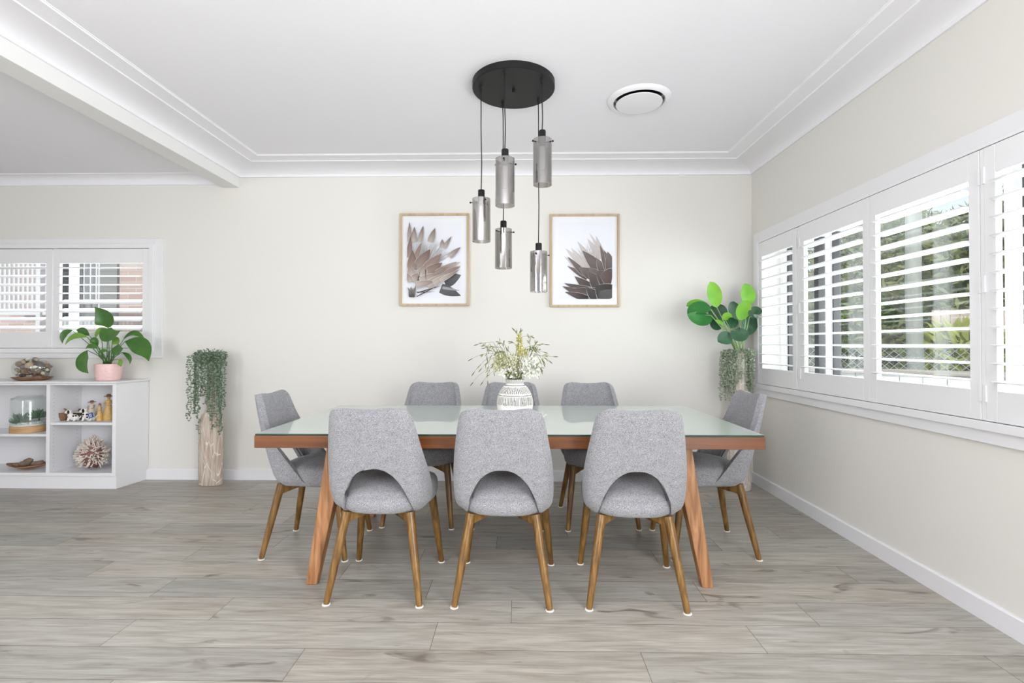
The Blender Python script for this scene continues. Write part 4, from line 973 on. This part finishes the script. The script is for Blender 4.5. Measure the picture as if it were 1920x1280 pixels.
k4 = TY/F/6.4; rs = random.Random(14)
M['grass'] = mat('olive_grass', (.10,.12,.03), .6, noise_=(20,.6,(.25,.27,.08)))
M['grassd'] = mat('dark_seed_tip', (.05,.03,.02), .7, noise_=(30,.6,(.16,.15,.07)))
M['yel'] = mat('yellow_green_bud', (.33,.33,.05), .6, noise_=(30,.6,(.55,.48,.10)))
M['cream'] = mat('cream_petal', (.50,.50,.30), .7, noise_=(60,.6,(.80,.79,.60)))
M['cwhite'] = mat('white_petal', (.78,.80,.68), .7, noise_=(60,.6,(.88,.88,.82)))
tips = [((420,265),(200,300),0,(60,60)),((370,280),(340,470),0,(-60,120)),((480,270),(350,770),-.06,(-190,90)),((470,400),(165,655),-.08,(-60,140)),((500,420),(250,610),-.05,(-40,120)),((420,400),(130,480),.05,(0,110)),
 ((470,330),(280,310),.04,(0,40)),((520,330),(290,340),-.03,(0,60)),((560,400),(540,265),.03,(-20,30)),((600,500),(150,775),.06,(-160,200)),((560,560),(270,770),.03,(-80,160)),
 ((720,200),(650,105),.0,(0,20)),((720,200),(745,110),.02,(0,0)),((760,200),(890,210),.02,(30,60)),((800,330),(1070,295),-.03,(20,70)),((820,360),(1055,395),.03,(30,60)),((880,400),(1110,510),-.06,(60,80)),((900,420),(1175,440),.05,(40,-10)),
 ((920,400),(1000,630),-.07,(60,100)),((940,400),(1030,545),.02,(30,60)),((860,330),(830,180),.04,(20,20)),((900,330),(925,275),.0,(0,0)),((800,500),(960,690),.05,(90,110)),((700,300),(620,260),.02,(-10,20)),((640,420),(575,345),.0,(0,0)),
 ((560,300),(460,260),.06,(0,30)),((700,500),(360,360),-.04,(-80,80)),((520,460),(400,560),-.09,(-60,60)),((880,520),(1000,600),-.05,(40,50))]
for (bx,by),(tx_,ty),dy,(dx,dz) in tips:
    r0 = Vector((rs.uniform(-.02,.02), rs.uniform(-.02,.02), -.03)); a = q4(bx,by,dy*.5); c = q4(tx_,ty,dy); m_ = (a+c)/2+Vector((dx*k4,0,dz*k4))*.5
    ps = [r0, r0.lerp(a,.5)+Vector((0,0,.01))]+[a*(1-q)**2+m_*2*q*(1-q)+c*q*q for q in (0,.25,.5,.75,.9)]
    s = MB().tube(ps, [.0016,.0015,.0013,.0011,.0009,.0008,.0006], 5).build('grass_stem', M['grass'], t, smooth=True)
    b = MB(); d = (c-ps[-2]).normalized(); b.leaf(c-d*.024, c+d*.012, .0052, (0,0,0), (0,-1,.2), .2, 5, .5)
    b.build('seed_tip', M['grassd'], s)
    b = MB()
    for q in range(3):
        e = ps[3].lerp(ps[5], rs.random()); dd = (d+Vector((rs.uniform(-.8,.8), rs.uniform(-.5,.5), rs.uniform(-.6,.6)))).normalized(); b.leaf(e, e+dd*.03, .0045, (0,0,.003), (0,-1,.2), .2, 4, .5)
    b.build('blade', M['grass'], s)
def head(name, mk, c, r, n, l, w, seed):
    rs = random.Random(seed); b = MB()
    for i in range(n):
        z = rs.uniform(-.8,1); a = rs.random()*6.283; s2 = math.sqrt(1-z*z); d = Vector((s2*math.cos(a), s2*math.sin(a), z)); rr_ = rs.uniform(.35,1)
        p = c+Vector((d.x*r[0], d.y*r[1], d.z*r[2]))*rr_; e = (d+Vector([rs.uniform(-.9,.9) for _ in range(3)])).normalized()
        b.leaf(p, p+e*l*rs.uniform(.7,1.2), w, (0,0,0), (rs.uniform(-1,1),-1,rs.uniform(-.5,1)), .3, 3, .6, point=.6)
    o = b.build(name, M[mk], t); MB().tube([(0,0,-.03), tuple(c*.5), tuple(c)], .0018, 5).build('flower_stem', M['grass'], o)
u = 6.4; 
head('flower_head', 'cwhite', q4(870,580,-.01), (.050,.045,.060), 620, .018, .012, 1)
head('flower_head', 'cream', q4(510,520,.0), (.044,.04,.052), 480, .017, .010, 2)
head('flower_head', 'cream', q4(660,520,.01), (.045,.04,.06), 260, .015, .009, 3)
head('flower_head', 'cwhite', q4(600,640,-.03), (.045,.03,.028), 150, .015, .010, 7)
head('bud_cluster', 'yel', q4(725,280,0), (.016,.016,.062), 130, .014, .006, 4)
head('bud_cluster', 'yel', q4(770,390,-.02), (.028,.02,.022), 90, .013, .006, 5)
head('bud_cluster', 'grass', q4(900,350,0), (.034,.02,.012), 70, .013, .005, 6)
head('bud_cluster', 'grass', q4(640,650,-.03), (.04,.03,.02), 110, .018, .006, 8)
head('bud_cluster', 'grass', q4(480,400,0), (.03,.02,.014), 60, .013, .005, 9)
# ------------------------------------------------------------------ outside, left window: the brick house next door
def brick_mat(name, c1, c2, mortar):
    m = mat(name, c1, .9); nt = m.node_tree; N = nt.nodes.new
    tc = N('ShaderNodeTexCoord'); sx = N('ShaderNodeSeparateXYZ'); cb = N('ShaderNodeCombineXYZ'); nt.links.new(tc.outputs['Object'], sx.inputs[0])
    nt.links.new(sx.outputs[0], cb.inputs[0]); nt.links.new(sx.outputs[2], cb.inputs[1])
    bk = N('ShaderNodeTexBrick'); bk.inputs['Scale'].default_value = 1; bk.inputs['Brick Width'].default_value = .24; bk.inputs['Row Height'].default_value = .086; bk.inputs['Mortar Size'].default_value = .006
    bk.inputs['Color1'].default_value = (*c1,1); bk.inputs['Color2'].default_value = (*c2,1); bk.inputs['Mortar'].default_value = (*mortar,1)
    nt.links.new(cb.outputs[0], bk.inputs['Vector']); nt.links.new(bk.outputs[0], nt.nodes['Principled BSDF'].inputs['Base Color']); return m
NY = 7.3
def nx(u): return P(u, 560, Y=NY).x
def nz_(v): return P(150, v, Y=NY).z
M['brick'] = brick_mat('pale_red_brick', (.60,.43,.39), (.68,.51,.46), (.68,.63,.59)); M['grey'] = mat('grey_render', (.34,.34,.33), .8)
t = thing('neighbouring_house', 'pale red brick house seen through the left shuttered window', 'house', (nx(150), NY, 0)); ox = nx(150)
b = MB(); w0, w1_, z0_, z1_ = nx(108)-ox, nx(190)-ox, nz_(612), 3.0
b.box(-9-ox, w0, 0, .25, -.6, 5.2).box(w1_, 0-ox, 0, .25, -.6, 5.2).box(w0, w1_, 0, .25, -.6, z0_).box(w0, w1_, 0, .25, z1_, 5.2); b.build('brick_wall', M['brick'], t)
b = MB(); b.box(w1_, nx(222)-ox, -.03, 0, z0_, z1_); b.build('grey_panel', M['grey'], t)
w = MB(); 
for u0, u1 in ((108,111),(131,134.5),(186,190)): w.box(nx(u0)-ox, nx(u1)-ox, -.02, .06, z0_, z1_)
w.box(w0, w1_, -.02, .06, z0_, z0_+.08); wf = w.build('window_frame', M['white'], t)
MB().box(w0, w1_, .08, .09, z0_, z1_).build('pane', mat('grey_window_glass', (.25,.255,.26), .12), wf)
b = MB()
for u in (118,): b.box(nx(120)-ox, nx(130)-ox, .02, .05, z0_, z1_)
b.build('dark_sash', M['darkalu'], wf)
b = MB()
for u in (142, 156, 168, 179): b.box(nx(u)-ox, nx(u+2.5)-ox, .0, .04, nz_(562), z1_)
b.build('blind_slat', M['white'], wf)
NB = 6.4
def bx(u): return P(u, 560, Y=NB).x
t = thing('balustrade', 'white upright-railed balustrade outside the left edge window', 'balustrade', (bx(40), NB, 0)); ox = bx(40)
zr0, zr1 = P(40,582,Y=NB).z, 2.7
b = MB(); b.box(bx(-160)-ox, bx(90)-ox, -.03, .03, zr0-.06, zr0).box(bx(-160)-ox, bx(90)-ox, -.03, .03, zr1, zr1+.05); b.build('rail', M['white'], t)
for i in range(26):
    x = bx(88-8.6*i)-ox; MB().box(x-.012, x+.012, -.012, .012, zr0, zr1).build('baluster', M['white'], t)
MB().box(bx(74)-ox, bx(82)-ox, -.05, .04, -.6, zr1).build('post', M['white'], t)
MB().box(-9,9,NB-3.0,NB-2.2,-.62,-.6)
g = MB(); g.box(-14, 24, YW+WT+.02, 30, -.75, -.6).box(XR+WT+.02, 24, -12, YW+WT+.02, -.75, -.6)
o = g.build('ground', mat('garden_ground', (.28,.26,.22), .9, noise_=(2,.5,(.36,.36,.28))), kind='structure')

# ------------------------------------------------------------------ outside, right window: garden
M['hedge'] = mat('olive_hedge_leaf', (.09,.115,.03), .6, noise_=(3,.6,(.26,.28,.11)))
M['yelhedge'] = mat('yellow_green_leaf', (.25,.30,.05), .6, noise_=(3,.6,(.48,.50,.14)))
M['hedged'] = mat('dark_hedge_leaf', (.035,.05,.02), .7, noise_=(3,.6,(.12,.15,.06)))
M['trunk'] = mat('pale_grey_bark', (.30,.31,.28), .9, noise_=(6,.6,(.46,.47,.43)), stretch=(3,3,.6))
def shrub(name, label, cat, loc, blobs, n, l, mk, seed, trunk=None, face=(-.5,-1,.3)):
    rs = random.Random(seed); t = thing(name, label, cat, loc); b = MB(); tot = sum(r[0]*r[2] for _, r in blobs)
    core = MB()
    for c, r in blobs:
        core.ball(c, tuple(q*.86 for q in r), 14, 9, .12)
        for i in range(int(n*r[0]*r[2]/tot)):
            z = rs.uniform(-1,1); a = rs.random()*6.283; s2 = math.sqrt(1-z*z); d = Vector((s2*math.cos(a), s2*math.sin(a), z)); k = rs.uniform(.82,1.06)
            p = Vector(c)+Vector((d.x*r[0], d.y*r[1], d.z*r[2]))*k; e = (d*.6+Vector((rs.uniform(-1,1), rs.uniform(-1,1), rs.uniform(-.9,.9)))).normalized(); ll = l*rs.uniform(.6,1.4)
            sd = e.cross(Vector((rs.uniform(-1,1),-1,rs.uniform(-1,1)))).normalized()*ll*.12
            b.add([p-sd*.3, p+e*ll*.5-sd, p+e*ll, p+e*ll*.5+sd], [(0,1,2,3)])
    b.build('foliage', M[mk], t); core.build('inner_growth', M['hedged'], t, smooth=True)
    if trunk: MB().tube(*trunk).build('trunk', M['trunk'], t, smooth=True)
    return t
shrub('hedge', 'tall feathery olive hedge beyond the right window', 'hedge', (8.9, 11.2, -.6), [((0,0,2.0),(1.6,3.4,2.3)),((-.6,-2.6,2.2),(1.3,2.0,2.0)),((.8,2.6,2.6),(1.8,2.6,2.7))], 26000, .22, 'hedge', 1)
shrub('leafy_tree', 'dark leafy tree behind the second shutter panel', 'tree', (9.6, 23.0, -.6), [((0,0,3.0),(2.6,2.2,2.6)),((-2.2,.5,2.4),(2.0,1.8,2.2)),((1.5,1.0,1.2),(3.0,1.6,1.6))], 9000, .32, 'hedged', 2, ([(0,0,0),(0,0,3)], .15, 8))
shrub('round_shrub', 'low bright yellow-green shrub in front of the timber fence', 'shrub', (5.75, 6.65, -.6), [((0,0,1.25),(.5,.42,.62))], 1800, .26, 'yelhedge', 3)
# pale tree trunk
tp = P(1716, 640, Y=6.2); t = thing('tree_trunk', 'pale grey tree trunk standing in front of the hedge', 'tree', (tp.x, 6.2, -.6))
MB().tube([(0,0,0),(.01,0,1.2),(-.02,0,2.4),(.0,0,4.0)], [.10,.088,.085,.08], 14).build('trunk', M['trunk'], t, smooth=True)
# timber paling fence
t = thing('paling_fence', 'pinkish timber paling fence at the back of the garden', 'fence', (6.15, 7.45, -.6), R_(-40))
fm = mat('weathered_paling', (.52,.40,.33), .9, noise_=(5,.6,(.64,.53,.46)))
for i in range(34): MB().box(-.1+.105*i, -.1+.105*i+.1, -.01+.002*(i%2), .008, 0, 2.25).build('paling', fm, t)
# white low garden wall, mesh panel and deck rail close to the window
t = thing('low_garden_wall', 'low white board wall just outside the right window', 'wall', (4.35, 5.5, -.6), R_(-38))
b = MB()
for i in range(20): b.box(-2.0+.2*i, -2.0+.2*i+.192, -.02, .02, 0, 1.42)
b.build('boards', mat('white_weatherboard', (.72,.71,.69), .7), t)
MB().box(-2.02, 2.02, -.05, .05, 1.421, 1.47).build('capping', mat('grey_brown_capping', (.42,.38,.34), .7), t)
t = thing('mesh_panel', 'diamond wire mesh panel standing on the low white garden wall', 'fence', (4.35, 5.5, .871), R_(-38))
b = MB()
for i in range(44):
    x = -1.9+i*.085
    b.tube([(x,0,.0),(x+.24,0,.24)], .003, 4); b.tube([(x+.24,0,.0),(x,0,.24)], .003, 4)
b.build('wire_mesh', mat('galvanised_wire', (.55,.56,.57), .4, metal=.6), t)
MB().tube([(-1.95,0,.245),(2.0,0,.245)], .010, 8).build('top_rail', M['white'], t)
